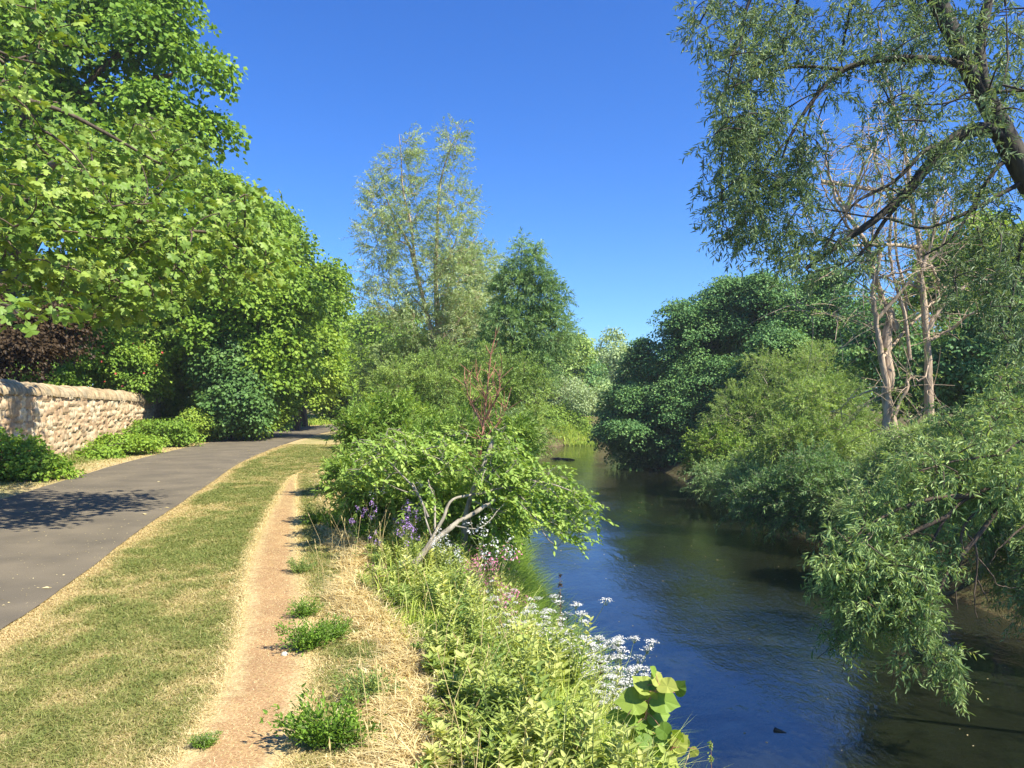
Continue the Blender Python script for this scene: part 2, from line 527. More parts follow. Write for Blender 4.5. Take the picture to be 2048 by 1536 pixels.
nt.links.new(ra.outputs[0], mx.inputs[6]); nt.links.new(rb.outputs[0], mx.inputs[7])
rc = ramp(nt, [(1, 1, 1), (0, 0, 0)], [.025, .04]); nt.links.new(nc_.outputs['Distance'], rc.inputs[0])
m2 = nt.nodes.new('ShaderNodeMix'); m2.data_type = 'RGBA'; nt.links.new(rc.outputs[0], m2.inputs[0]); nt.links.new(mx.outputs[2], m2.inputs[6]); m2.inputs[7].default_value = (.5, .42, .3, 1)
nt.links.new(m2.outputs[2], b.inputs['Base Color']); b.inputs['Roughness'].default_value = .9; b.inputs['Specular IOR Level'].default_value = .2
bp = nt.nodes.new('ShaderNodeBump'); bp.inputs['Strength'].default_value = .3; bp.inputs['Distance'].default_value = .004
nt.links.new(na.outputs['Fac'], bp.inputs['Height']); nt.links.new(bp.outputs[0], b.inputs['Normal'])
tag(ribbon('path', curve_pts(PATH, .25), 1.40, .012, m, .025, 9, 3), kind='structure')

m, nt, b = mat('trodden_earth')
tc = nt.nodes.new('ShaderNodeTexCoord')
na = nt.nodes.new('ShaderNodeTexNoise'); na.inputs['Scale'].default_value = 60; na.inputs['Detail'].default_value = 6
nb = nt.nodes.new('ShaderNodeTexNoise'); nb.inputs['Scale'].default_value = 3; nb.inputs['Detail'].default_value = 5
for q in (na, nb): nt.links.new(tc.outputs['Object'], q.inputs['Vector'])
ra = ramp(nt, [(.27, .165, .08), (.375, .245, .122), (.46, .325, .18)], [.32, .52, .7]); nt.links.new(na.outputs['Fac'], ra.inputs[0])
rb = ramp(nt, [(.85, .8, .78), (1.08, 1.05, 1.0)], [.35, .65]); nt.links.new(nb.outputs['Fac'], rb.inputs[0])
mx = nt.nodes.new('ShaderNodeMix'); mx.data_type = 'RGBA'; mx.blend_type = 'MULTIPLY'; mx.inputs[0].default_value = 1
nt.links.new(ra.outputs[0], mx.inputs[6]); nt.links.new(rb.outputs[0], mx.inputs[7])
at = nt.nodes.new('ShaderNodeAttribute'); at.attribute_name = 'v'
ne = nt.nodes.new('ShaderNodeTexNoise'); ne.inputs['Scale'].default_value = 12; ne.inputs['Detail'].default_value = 5
nt.links.new(tc.outputs['Object'], ne.inputs['Vector'])
ea = nt.nodes.new('ShaderNodeMath'); ea.operation = 'MULTIPLY_ADD'; nt.links.new(ne.outputs['Fac'], ea.inputs[0]); ea.inputs[1].default_value = 1.1; nt.links.new(at.outputs['Fac'], ea.inputs[2])
re_ = ramp(nt, [(0, 0, 0), (1, 1, 1)], [.0, 1]); re_.color_ramp.elements[0].position = .66; re_.color_ramp.elements[1].position = 1.0
es = nt.nodes.new('ShaderNodeMath'); es.operation = 'MULTIPLY'; nt.links.new(ea.outputs[0], es.inputs[0]); es.inputs[1].default_value = .72; nt.links.new(es.outputs[0], re_.inputs[0])
me_ = nt.nodes.new('ShaderNodeMix'); me_.data_type = 'RGBA'; nt.links.new(re_.outputs[0], me_.inputs[0]); nt.links.new(mx.outputs[2], me_.inputs[6])
st_ = ramp(nt, [(.30, .22, .10), (.48, .38, .19), (.56, .45, .25)], [.3, .52, .72]); nt.links.new(na.outputs['Fac'], st_.inputs[0]); nt.links.new(st_.outputs[0], me_.inputs[7])
nt.links.new(me_.outputs[2], b.inputs['Base Color'])
b.inputs['Roughness'].default_value = .95; b.inputs['Specular IOR Level'].default_value = .1
bp = nt.nodes.new('ShaderNodeBump'); bp.inputs['Strength'].default_value = .6; bp.inputs['Distance'].default_value = .012
nt.links.new(na.outputs['Fac'], bp.inputs['Height']); nt.links.new(bp.outputs[0], b.inputs['Normal'])
TCc = curve_pts(TRAIL, .08)
tag(ribbon('dirt_trail', TCc, trail_w(TCc[:, 1]) * 1.15, .012, m, .05, 13, 8), kind='structure')

# water: clear skin over a brown bed
m, nt, b = mat('river_water')
nt.nodes.remove(b)
tc = nt.nodes.new('ShaderNodeTexCoord')
mp = nt.nodes.new('ShaderNodeMapping'); mp.inputs['Scale'].default_value = (1.0, .55, 1); nt.links.new(tc.outputs['Object'], mp.inputs[0])
def wn(s, d, dist=0):
    n = nt.nodes.new('ShaderNodeTexNoise'); n.inputs['Scale'].default_value = s; n.inputs['Detail'].default_value = d; n.inputs['Distortion'].default_value = dist
    nt.links.new(mp.outputs[0], n.inputs['Vector']); return n
w1, w2, w3 = wn(1.4, 4, .6), wn(13, 5, 1.0), wn(.35, 3)
r3 = ramp(nt, [(.12, .12, .12), (1, 1, 1)], [.46, .64]); nt.links.new(w3.outputs['Fac'], r3.inputs[0])
mu = nt.nodes.new('ShaderNodeMath'); mu.operation = 'MULTIPLY'; nt.links.new(w2.outputs['Fac'], mu.inputs[0]); nt.links.new(r3.outputs[0], mu.inputs[1])
ad = nt.nodes.new('ShaderNodeMath'); ad.operation = 'MULTIPLY_ADD'; nt.links.new(w1.outputs['Fac'], ad.inputs[0]); ad.inputs[1].default_value = 1.5; nt.links.new(mu.outputs[0], ad.inputs[2])
bp = nt.nodes.new('ShaderNodeBump'); bp.inputs['Strength'].default_value = 1.0; bp.inputs['Distance'].default_value = .012; nt.links.new(ad.outputs[0], bp.inputs['Height'])
fr = nt.nodes.new('ShaderNodeFresnel'); fr.inputs['IOR'].default_value = 2.1; nt.links.new(bp.outputs[0], fr.inputs['Normal'])
gl = nt.nodes.new('ShaderNodeBsdfGlossy'); gl.inputs['Roughness'].default_value = .09; gl.inputs['Color'].default_value = (1, 1, 1, 1); nt.links.new(bp.outputs[0], gl.inputs['Normal'])
tp = nt.nodes.new('ShaderNodeBsdfTransparent'); tp.inputs['Color'].default_value = (.33, .36, .22, 1)
ms = nt.nodes.new('ShaderNodeMixShader'); nt.links.new(fr.outputs[0], ms.inputs[0])
tb_ = nt.nodes.new('ShaderNodeBsdfDiffuse'); tb_.inputs['Color'].default_value = (.09, .11, .06, 1)
mt = nt.nodes.new('ShaderNodeMixShader'); mt.inputs[0].default_value = .11
nt.links.new(tp.outputs[0], mt.inputs[1]); nt.links.new(tb_.outputs[0], mt.inputs[2]); nt.links.new(mt.outputs[0], ms.inputs[1]); nt.links.new(gl.outputs[0], ms.inputs[2])
nt.links.new(ms.outputs[0], nt.nodes['Material Output'].inputs['Surface'])
mb = MB()
mb.add([(-3, -40, WATER), (60, -40, WATER), (200, 200, WATER), (-3, 200, WATER)], [(0, 1, 2), (0, 2, 3)])
tag(mb.build('river', m), kind='structure')


# ------------------------------------------------------------------ foliage builders
def fol_spray(mb, T, C, O, per, rad, L, Wd, flat=.22, droop=.35, vs_=.5, jit=.5, rng=None, upw=1.0):
    """Layered leafy sprays: each a drooping flattened fan of leaves."""
    rng = rng or R
    n = len(C)
    up = np.array([0, 0, 1.])
    N = unit(up * upw + O * .45 + rng.normal(size=(n, 3)) * .28)
    A = unit(O - (O * N).sum(1, keepdims=True) * N + 1e-4)
    B = np.cross(N, A)
    rad = np.broadcast_to(rad, (n,)) * rng.uniform(.7, 1.25, n)
    k = n * per
    idx = np.repeat(np.arange(n), per)
    r = np.sqrt(rng.uniform(0, 1, k)); th = rng.uniform(0, 2 * pi, k)
    ra = rad[idx]
    ca, sa = (r * np.cos(th))[:, None], (r * np.sin(th))[:, None]
    P = C[idx] + A[idx] * ca * ra[:, None] * 1.25 + B[idx] * sa * ra[:, None] + N[idx] * (rng.normal(size=k) * flat * ra)[:, None]
    P[:, 2] -= droop * r ** 2 * ra
    D = A[idx] * (ca + .5) + B[idx] * sa - up * (.25 + droop * .8) + rng.normal(size=(k, 3)) * .35
    NN = N[idx] + rng.normal(size=(k, 3)) * jit
    cn = vnoise(C[:, 0] * .8 + C[:, 1] * .5, C[:, 2] * 1.1 + C[:, 1] * .6, 14)
    sv = (.55 * sstep(.15, .85, cn) + .45 * rng.uniform(0, 1, n))[idx]
    val = np.clip(vs_ * sv + (1 - vs_) * rng.uniform(0, 1, k), 0, 1)
    sc = rng.uniform(.7, 1.2, k)
    scatter(mb, T, P, D, NN, L * sc, Wd * sc, val)


def fol_strand(mb, tw, T, C, D, length, per, L, Wd, grav=.6, tr=.004, rng=None, vs_=.5, spread=.8):
    """Willow wands: leaves along thin bending shoots."""
    rng = rng or R
    n = len(C)
    D = unit(D)
    ln = np.broadcast_to(length, (n,)) * rng.uniform(.55, 1.25, n)
    g = np.broadcast_to(grav, (n,)) * rng.uniform(.5, 1.4, n)
    def pt(t):
        return C[:, None] + D[:, None] * (ln[:, None] * t)[..., None] - np.array([0, 0, 1.]) * (g[:, None] * ln[:, None] * t ** 2)[..., None]
    t4 = np.broadcast_to(np.linspace(0, 1, 4), (n, 4))
    if tw is not None:
        tubes(tw, pt(t4), np.broadcast_to(np.linspace(tr, tr * .4, 4), (n, 4)), 3)
    t = (np.arange(per)[None] + rng.uniform(0, 1, (n, per))) / per * .97 + .03
    P = pt(t).reshape(-1, 3)
    tan = unit(D[:, None] - np.array([0, 0, 2.]) * (g[:, None] * t)[..., None]).reshape(-1, 3)
    k = n * per
    side = unit(np.cross(tan, rng.normal(size=(k, 3))))
    dr = tan * .75 + side * spread - np.array([0, 0, .18])
    nr = np.cross(dr, np.cross(rng.normal(size=(k, 3)) * .8 + np.array([0, 0, 1.]), dr))
    cn = vnoise(C[:, 0] * 1.1 + C[:, 1] * .6, C[:, 2] * 1.4 + C[:, 1] * .7, 14)
    sv = np.repeat(.6 * sstep(.15, .85, cn) + .4 * rng.uniform(0, 1, n), per)
    val = np.clip(vs_ * sv + (1 - vs_) * rng.uniform(0, 1, k), 0, 1)
    sc = rng.uniform(.65, 1.2, k)
    scatter(mb, T, P, dr, nr, L * sc, Wd * sc, val)


def lobe_points(lobes, n, rng, inner=.45, low=-.75, gap=0.0):
    """Points and outward directions on lumpy ellipsoid shells."""
    area = np.array([(l[1][0] * l[1][1] + l[1][1] * l[1][2] + l[1][0] * l[1][2]) for l in lobes])
    pick = rng.choice(len(lobes), n * 3, p=area / area.sum())
    c = np.array([l[0] for l in lobes])[pick]; r = np.array([l[1] for l in lobes])[pick]
    d = unit(rng.normal(size=(n * 3, 3)))
    lump = .68 + .5 * vnoise(d[:, 0] * 3.4 + pick * 3.1, d[:, 1] * 3.4 + d[:, 2] * 4.1, 4)
    q = lump * (inner + (1 - inner) * rng.uniform(0, 1, n * 3) ** .45)
    P = c + d * r * q[:, None]
    O = unit(d / np.maximum(r, .05))
    keep = d[:, 2] > low
    # drop points deep inside another lobe
    for l in lobes:
        e = (((P - l[0]) / l[1]) ** 2).sum(1)
        keep &= e > .12
    if gap > 0:
        keep &= vnoise(P[:, 0] * .9, P[:, 1] * .9 + P[:, 2] * 1.1, 8) > gap
    i = np.nonzero(keep)[0][:n]
    return P[i], O[i]


def ragged(lobes, k, rng):
    out = []
    for c, rr in lobes:
        out.append((c, rr * .84))
        for _ in range(k):
            d = unit(rng.normal(size=3) + np.array([0, -.2, .25]))
            q = rng.uniform(.24, .46)
            out.append((c + d * rr * rng.uniform(.62, .88), rr * q * rng.uniform(.75, 1.3, 3)))
    return out


def plobe(px, py, Y, rx, ry, rd):
    return (W(px, py, Y), np.array([rx / F * Y, rd, ry / F * Y]))


def tree(name, label, cat, base, lobes, n, per, rad, L, Wd, leaf, bark='bark', trunk_r=.2, tmpl=T_RHOMB, style='spray', group=None,
         seed=1, droop=.35, inner=.45, low=-.75, gap=0., flat=.22, limbs=None, twigs=True, length=.8, grav=.6, dirup=.3, jit=.5, nt=260, kmain=8, extra=None, upw=1.0, trk='trunk', crn='crown', vs_=.5, rag=5):
    rng = np.random.default_rng(seed)
    main = lobes
    if rag:
        lobes = ragged(lobes, rag, rng)
    base = np.array(base, float)
    if base.size == 2:
        base = np.array([base[0], base[1], gz(base[0], base[1]) - .08])
    t = empty(name, base)
    tag(t, label, cat, group)
    P, O = lobe_points(lobes, n, rng, inner, low, gap)
    tb, cb = MB(), MB()
    nodes = []
    if limbs is None:
        lobes = main
        top = max(lobes, key=lambda l: l[0][2])[0]
        mid = base + (top - base) * .45 + rng.normal(size=3) * np.array([.25, .25, 0])
        fork = base + (mid - base) * .75
        c, _ = limb(tb, [base, fork, top - np.array([0, 0, .3])], trunk_r, trunk_r * .2, kmain, 8, .1, rng=rng)
        nodes.append(c)
        for l in lobes:
            if l[0] is top:
                continue
            s = c[int(len(c) * rng.uniform(.25, .6))]
            e = l[0]
            md = s * .5 + e * .5 + np.array([0, 0, .15 * np.linalg.norm(e - s)])
            cc, _ = limb(tb, [s, md, e], trunk_r * .5, trunk_r * .12, 6, 7, .1, rng=rng)
            nodes.append(cc)
    else:
        for pts, a, bb in limbs:
            cc, _ = limb(tb, pts, a, bb, kmain, 8, .0, rng=rng)
            nodes.append(cc)
    nodes = np.vstack(nodes)
    if twigs:
        s = rng.permutation(len(P))[:nt]
        grow(tb, nodes, P[s], r0=trunk_r * .22, r1=.006 if L < .2 else .01, rng=rng, up=-.02)
    if style == 'spray':
        fol_spray(cb, tmpl, P, O, per, rad, L, Wd, flat, droop, vs_=vs_, jit=jit, rng=rng, upw=upw)
    else:
        D = O + np.array([0, 0, dirup]) + rng.normal(size=O.shape) * .45
        fol_strand(cb, tb if twigs else None, tmpl, P, D, length, per, L, Wd, grav, rng=rng, vs_=vs_)
    if extra:
        extra(t, tb, cb, P, O, rng)
    rebase(tb, base).build(trk, M[bark], t, True)
    rebase(cb, base).build(crn, M[leaf], t)
    return t
#--PART2--
# ------------------------------------------------------------------ rubble wall on the left
WA = np.array([(-10.2, 13.0), (-11.4, 18.6), (-12.7, 24), (-14.0, 30), (-15.4, 36.2)])


def stone_wall():
    C = curve_pts(WA, .04)
    seg = np.linalg.norm(np.diff(C, axis=0), axis=1); s = np.concatenate([[0], np.cumsum(seg)])
    T = unit(np.gradient(C, axis=0)); N = np.stack([T[:, 1], -T[:, 0]], 1)
    rng = np.random.default_rng(5)
    root = empty('stone_wall', (WA[0][0], WA[0][1], 0))
    tag(root, 'old rubble stone wall with rounded coping stones beside the path', 'wall')
    Htop = np.interp(s, [0, 6, s[-1]], [1.84, 1.79, 1.46])
    # one face: jittered courses of stones as a height field
    zz = np.linspace(0, 1, 46)
    S, Z = np.meshgrid(s, zz, indexing='ij')
    Zm = Z * Htop[:, None]
    pts = []
    z = 0
    while z < 1.9:
        h = rng.uniform(.10, .19); x = rng.uniform(-.3, 0)
        while x < s[-1] + .3:
            w = rng.uniform(.16, .46)
            pts.append((x + w / 2, z + h / 2 + rng.normal() * .02, w / 2, h / 2)); x += w
        z += h
    pts = np.array(pts)
    d1 = np.full(S.shape, 9.); d2 = np.full(S.shape, 9.); idx = np.zeros(S.shape, int)
    for i, (a, bz, w, h) in enumerate(pts):
        i0, i1 = np.searchsorted(s, [a - .7, a + .7])
        if i1 <= i0: continue
        e = np.maximum(np.abs((S[i0:i1] - a) / w), np.abs((Zm[i0:i1] - bz) / h)) * .6 + .4 * np.hypot((S[i0:i1] - a) / w, (Zm[i0:i1] - bz) / h)
        D1, D2, I = d1[i0:i1], d2[i0:i1], idx[i0:i1]
        new = e < D1
        D2[...] = np.where(new, D1, np.minimum(D2, e)); I[...] = np.where(new, i, I); D1[...] = np.where(new, e, D1)
    edge = d2 - d1
    hs_ = rng.uniform(0, 1, len(pts))
    disp = (.03 + .06 * hs_[idx]) * sstep(0, .35, edge) + .018 * (fbm(S * 9, Zm * 9, 3, 3) - .5)
    col = np.clip(hs_[(idx * 7) % len(pts)] * .75 + .25 * fbm(S * 5, Zm * 5, 8), 0, 1) * .8 + .2
    col = np.where(edge < .12, .08, col)
    mb = MB()
    nx, nz = len(s), len(zz)
    i = (np.arange(nx - 1)[:, None] * nz + np.arange(nz - 1)[None]).ravel()
    f = np.stack([np.stack([i, i + nz, i + nz + 1], 1), np.stack([i, i + nz + 1, i + 1], 1)], 1).reshape(-1, 3)
    th = .24
    for sg in (1, -1):
        off = (th + disp) * sg
        V = np.stack([C[:, 0:1] + N[:, 0:1] * off, C[:, 1:2] + N[:, 1:2] * off, Zm - .12 + gz(C[:, 0], C[:, 1])[:, None]], -1)
        mb.add(V.reshape(-1, 3), f, col.reshape(-1))
    for e in (0, -1):
        a, b2 = C[e] + N[e] * th, C[e] - N[e] * th
        z0, z1 = -.15, Htop[e] - .12
        mb.add([(*a, z0), (*b2, z0), (*b2, z1), (*a, z1)], [(0, 1, 2), (0, 2, 3)], .6)
    m, nt, b = mat('rubble_sandstone')
    at = nt.nodes.new('ShaderNodeAttribute'); at.attribute_name = 'v'
    r = ramp(nt, [(.20, .15, .09), (.54, .42, .26), (.44, .30, .18), (.64, .53, .36), (.70, .61, .45)], [.08, .25, .5, .75, 1]); nt.links.new(at.outputs['Fac'], r.inputs[0])
    tc = nt.nodes.new('ShaderNodeTexCoord'); n = nt.nodes.new('ShaderNodeTexNoise'); n.inputs['Scale'].default_value = 12; n.inputs['Detail'].default_value = 8
    nt.links.new(tc.outputs['Object'], n.inputs['Vector'])
    r2 = ramp(nt, [(.7, .68, .62), (1.12, 1.08, 1.0)], [.35, .65]); nt.links.new(n.outputs['Fac'], r2.inputs[0])
    q = nt.nodes.new('ShaderNodeMix'); q.data_type = 'RGBA'; q.blend_type = 'MULTIPLY'; q.inputs[0].default_value = 1
    nt.links.new(r.outputs[0], q.inputs[6]); nt.links.new(r2.outputs[0], q.inputs[7]); nt.links.new(q.outputs[2], b.inputs['Base Color'])
    b.inputs['Roughness'].default_value = .92
    bp = nt.nodes.new('ShaderNodeBump'); bp.inputs['Strength'].default_value = .6; bp.inputs['Distance'].default_value = .02
    nt.links.new(n.outputs['Fac'], bp.inputs['Height']); nt.links.new(bp.outputs[0], b.inputs['Normal'])
    loc = (WA[0][0], WA[0][1], 0)
    rebase(mb, loc).build('body', m, root, True)
    # coping: rounded slabs standing on edge
    cb = MB(); a = 0.0
    ang = np.linspace(-.15, pi + .15, 12)
    while a < s[-1] - .1:
        w = rng.uniform(.20, .42); cx = a + w / 2; a += w
        p = np.array([np.interp(cx, s, C[:, 0]), np.interp(cx, s, C[:, 1])]); j = min(np.searchsorted(s, cx), len(T) - 1)
        z0 = np.interp(cx, s, Htop) - .13 + float(gz(*p))
        hh = .30 * rng.uniform(.78, 1.16); ww = .33 * rng.uniform(.9, 1.08); tl = rng.normal() * .03
        rows = []
        for q_, sc in ((-.5, .9), (-.4, 1.), (0, 1.03), (.4, 1.), (.5, .9)):
            aa = p[None] + T[j][None] * (q_ * w * .95) + N[j][None] * (np.cos(ang) * ww * sc)[:, None]
            zr = z0 + np.maximum(np.sin(ang), -.05) * hh * sc + tl * q_ + rng.normal(size=len(ang)) * .006
            rows.append(np.concatenate([aa, zr[:, None]], 1))
        V = np.array(rows); k = len(ang); ff = []
        for x in range(4):
            for y in range(k):
                y2 = (y + 1) % k
                ff += [(x * k + y, (x + 1) * k + y, (x + 1) * k + y2), (x * k + y, (x + 1) * k + y2, x * k + y2)]
        for x in (0, 4):
            ff += [(x * k, x * k + y, x * k + y + 1) for y in range(1, k - 1)]
        cb.add(V.reshape(-1, 3), ff, rng.uniform(.2, .9))
    m2_, nt, b = mat('coping_sandstone')
    at = nt.nodes.new('ShaderNodeAttribute'); at.attribute_name = 'v'
    r = ramp(nt, [(.30, .22, .12), (.44, .34, .21), (.38, .32, .22)]); nt.links.new(at.outputs['Fac'], r.inputs[0])
    tc = nt.nodes.new('ShaderNodeTexCoord'); n = nt.nodes.new('ShaderNodeTexNoise'); n.inputs['Scale'].default_value = 7; n.inputs['Detail'].default_value = 8
    nt.links.new(tc.outputs['Object'], n.inputs['Vector'])
    r2 = ramp(nt, [(.55, .55, .5), (1.15, 1.1, 1.0)], [.35, .65]); nt.links.new(n.outputs['Fac'], r2.inputs[0])
    q = nt.nodes.new('ShaderNodeMix'); q.data_type = 'RGBA'; q.blend_type = 'MULTIPLY'; q.inputs[0].default_value = 1
    nt.links.new(r.outputs[0], q.inputs[6]); nt.links.new(r2.outputs[0], q.inputs[7]); nt.links.new(q.outputs[2], b.inputs['Base Color'])
    b.inputs['Roughness'].default_value = .9
    rebase(cb, loc).build('coping', m2_, root)


stone_wall()

# ------------------------------------------------------------------ left side trees and shrubs
# tall sycamore, top left
tree('sycamore_tree', 'tall dark green sycamore rising behind the stone wall, its crown against the sky', 'tree', (-16.5, 25),
     [plobe(40, 130, 25, 230, 230, 3.6), plobe(290, 60, 25, 130, 130, 2.6), plobe(300, 255, 25, 170, 75, 2.8), plobe(120, 360, 25, 190, 120, 3.2), plobe(110, -230, 25, 300, 220, 4.5),
      plobe(-270, 150, 26, 230, 330, 4), plobe(400, 130, 25, 45, 50, 1.4), plobe(235, 330, 15.6, 80, 55, 1.3)],
     2300, 42, .62, .17, .17, 'syc', trunk_r=.42, seed=3, tmpl=T_RHOMB, gap=.42, inner=.25, droop=.5)

# near sycamore boughs with large lobed leaves
def near_sycamore():
    rng = np.random.default_rng(17)
    base = np.array([-8.6, 8.2, gz(-8.6, 8.2) - .05])
    t = empty('sycamore_tree', base)
    tag(t, 'nearest sycamore, its low boughs of large lobed leaves reaching over the path', 'tree')
    tb, cb = MB(), MB()
    N = []
    for pts, a, b in [([base, (-8.7, 8.3, 2), (-8.5, 8.6, 4.5), (-8.4, 8.8, 8)], .3, .12),
                      ([(-8.6, 8.4, 3), (-7.2, 9.2, 3.9), (-5.6, 9.8, 3.9), W(430, 480, 10.5)], .11, .02),
                      ([(-8.6, 8.4, 3.4), (-7.4, 8.9, 4.8), (-5.9, 9.6, 5.2), W(330, 330, 10.5)], .07, .015),
                      ([(-8.6, 8.4, 2.6), (-7.0, 7.2, 3.0), (-5.4, 6.7, 2.7), W(60, 620, 6.5)], .08, .012),
                      ([(-8.5, 8.5, 4.6), (-6.9, 7.9, 5.5), W(100, 120, 8)], .04, .01),
                      ([(-8.5, 8.5, 2.8), (-7.3, 10.2, 3.1), W(250, 600, 11)], .07, .012)]:
        c, _ = limb(tb, pts, a, b, 8, 8, .05, rng=rng); N.append(c)
    N = np.vstack(N)
    zones = [  # px, py, rx, ry, depth, spread, count
        (350, 430, 170, 90, 10.2, .8, 120), (480, 520, 85, 70, 10.6, .5, 52), (230, 540, 170, 80, 10, .8, 95), (120, 410, 170, 75, 9.2, .8, 75),
        (40, 230, 80, 90, 8.6, .7, 18), (60, 560, 110, 70, 8.5, .7, 48), (30, 620, 50, 45, 6.0, .3, 13), (150, 60, 90, 60, 8, .6, 8),
        (330, 320, 90, 40, 10.5, .5, 24), (50, 40, 80, 70, 8.2, .6, 14), (-200, 400, 200, 350, 9, 1, 110), (-100, 150, 150, 250, 9, 1, 60), (250, 625, 90, 30, 10.5, .5, 16), (230, 410, 110, 80, 13.3, 1.3, 90), (310, 300, 75, 65, 13.3, .9, 75), (200, 300, 90, 60, 12.5, .9, 50)]
    T = []
    for px, py, rx, ry, Y, sp, k in zones:
        for _ in range(k):
            a = rng.uniform(0, 2 * pi); r = math.sqrt(rng.uniform(0, 1))
            T.append(W(px + rx * r * cos(a), py + ry * r * sin(a), Y + rng.normal() * sp))
    T = np.array(T)
    T = T[fbm(T[:, 0] * 1.5 + T[:, 1] * .7, T[:, 2] * 2.0 + T[:, 1] * .5, 12, 2) > .455]
    grow(tb, N, T, r0=.03, r1=.005, m=6, rng=rng, up=.05, k=4)
    O = unit(T - np.array([-8.5, 8.6, 4.0])); O[:, 2] *= .3; O = unit(O + rng.normal(size=O.shape) * .3)
    # leaves hang from the shoots on stalks, blades tipped towards the light
    per = 19
    n = len(T); idx = np.repeat(np.arange(n), per); k = n * per
    q = rng.uniform(-.5, 1, k)[:, None]
    P = T[idx] + O[idx] * q * .26 + rng.normal(size=(k, 3)) * np.array([.15, .15, .06])
    D = O[idx] * .6 + rng.normal(size=(k, 3)) * .7 - np.array([0, 0, .5])
    NN = np.array([.2, -.2, 1.0]) + rng.normal(size=(k, 3)) * .45
    sc = rng.uniform(.045, .12, k)
    tubes(tb, np.stack([P, P - unit(D) * sc[:, None] * .5 - NN * .01], 1), np.full((k, 2), .0015), 3)
    scatter(cb, T_MAPLE, P, D, NN, sc, sc * 1.05, np.clip(rng.uniform(0, .6, n)[idx] + rng.uniform(0, .4, k), 0, 1))
    rebase(tb, base).build('trunk', M['bark'], t, True)
    rebase(cb, base).build('crown', M['sycnear'], t)


near_sycamore()

GL = 'trees along the far side of the path'
tree('broadleaf_tree', 'big round bright green tree just beyond the stone wall, behind the dark ivy bush', 'tree', (-12.6, 34),
     [plobe(450, 500, 33, 120, 150, 3), plobe(540, 600, 32, 90, 120, 2.8), plobe(470, 640, 31, 130, 110, 2.6), plobe(330, 560, 33, 140, 130, 3), plobe(440, 380, 34, 60, 40, 1.6), plobe(560, 710, 31, 70, 80, 2), plobe(330, 700, 32, 110, 70, 2)],
     2300, 46, .55, .16, .15, 'broad', trunk_r=.3, seed=21, group=GL, low=-.9, gap=.2, inner=.5)
tree('broadleaf_tree', 'tall conical green tree between the round bright tree and the open sky', 'tree', (-11.5, 44),
     [plobe(560, 520, 42, 75, 110, 3), plobe(600, 620, 42, 75, 110, 3), plobe(615, 700, 41, 75, 100, 2.6), plobe(530, 440, 43, 50, 45, 2), plobe(575, 440, 43, 22, 30, 1)],
     1300, 42, .62, .19, .17, 'broad', trunk_r=.28, seed=22, group=GL, low=-.9, gap=.15)
tree('lime_tree', 'lower bright green tree whose bare trunk stands at the bend of the path', 'tree', (W(594, 850, 39)[0], 39),
     [plobe(590, 700, 39, 70, 75, 2.2), plobe(640, 750, 39, 45, 45, 1.6), plobe(545, 760, 38, 50, 60, 1.6), plobe(600, 770, 38, 50, 30, 1.6)],
     800, 42, .5, .16, .15, 'bright', trunk_r=.2, seed=23, group=GL, low=-.6, gap=.15)
tree('broadleaf_tree', 'small yellowish green tree at the far end of the path', 'tree', (W(690, 850, 50)[0], 52),
     [plobe(695, 740, 50, 50, 65, 2.5), plobe(655, 760, 49, 45, 65, 2.2), plobe(725, 790, 50, 35, 45, 2), plobe(650, 690, 52, 45, 55, 2)],
     800, 36, .6, .19, .17, 'bright', trunk_r=.18, seed=24, group=GL, low=-.95)
tree('ivy_bush', 'dark glossy green bush with ivy-like leaves at the edge of the path', 'bush', (W(455, 860, 29.5)[0], 29.8),
     [plobe(450, 720, 29.5, 62, 70, 1.1), plobe(462, 800, 29, 66, 70, 1.15), plobe(500, 790, 29.5, 40, 60, .9), plobe(410, 740, 30, 35, 45, .8)],
     800, 36, .32, .12, .12, 'dark', trunk_r=.1, seed=25, low=-1, droop=.6, inner=.7, bark='barkdark')
tree('shrub', 'pale leafy shrub beside the dark ivy bush, towards the bend', 'shrub', (W(530, 860, 31)[0], 31.5),
     [plobe(525, 800, 31, 40, 60, 1), plobe(555, 815, 32, 35, 45, 1), plobe(505, 850, 30, 40, 20, .6)], 420, 34, .34, .11, .09, 'bright', trunk_r=.07, seed=26, low=-1)
tree('shrub', 'yellow green shrub growing against the end of the stone wall', 'shrub', (W(352, 860, 34)[0], 33.6),
     [plobe(352, 770, 33.4, 38, 40, .9), plobe(345, 825, 33, 45, 40, .9), plobe(375, 840, 32.5, 40, 40, .8)], 420, 34, .34, .11, .09, 'yellow', trunk_r=.06, seed=27, low=-1)


def rose_flowers(t, tb, cb, P, O, rng):
    f = np.nonzero(O[:, 1] < .2)[0]
    for q in P[rng.choice(f, 60)] + np.array([0, -.32, 0]):
        fb = MB()
        for _ in range(2):
            scatter(fb, T_DISC, q[None] - t.location, rng.normal(size=(1, 3)), np.array([[.3, -1., .3]]) + rng.normal(size=(1, 3)) * .3, .085, .085, rng.uniform(0, 1, 1))
        fb.build('flower', M['rose'], t)


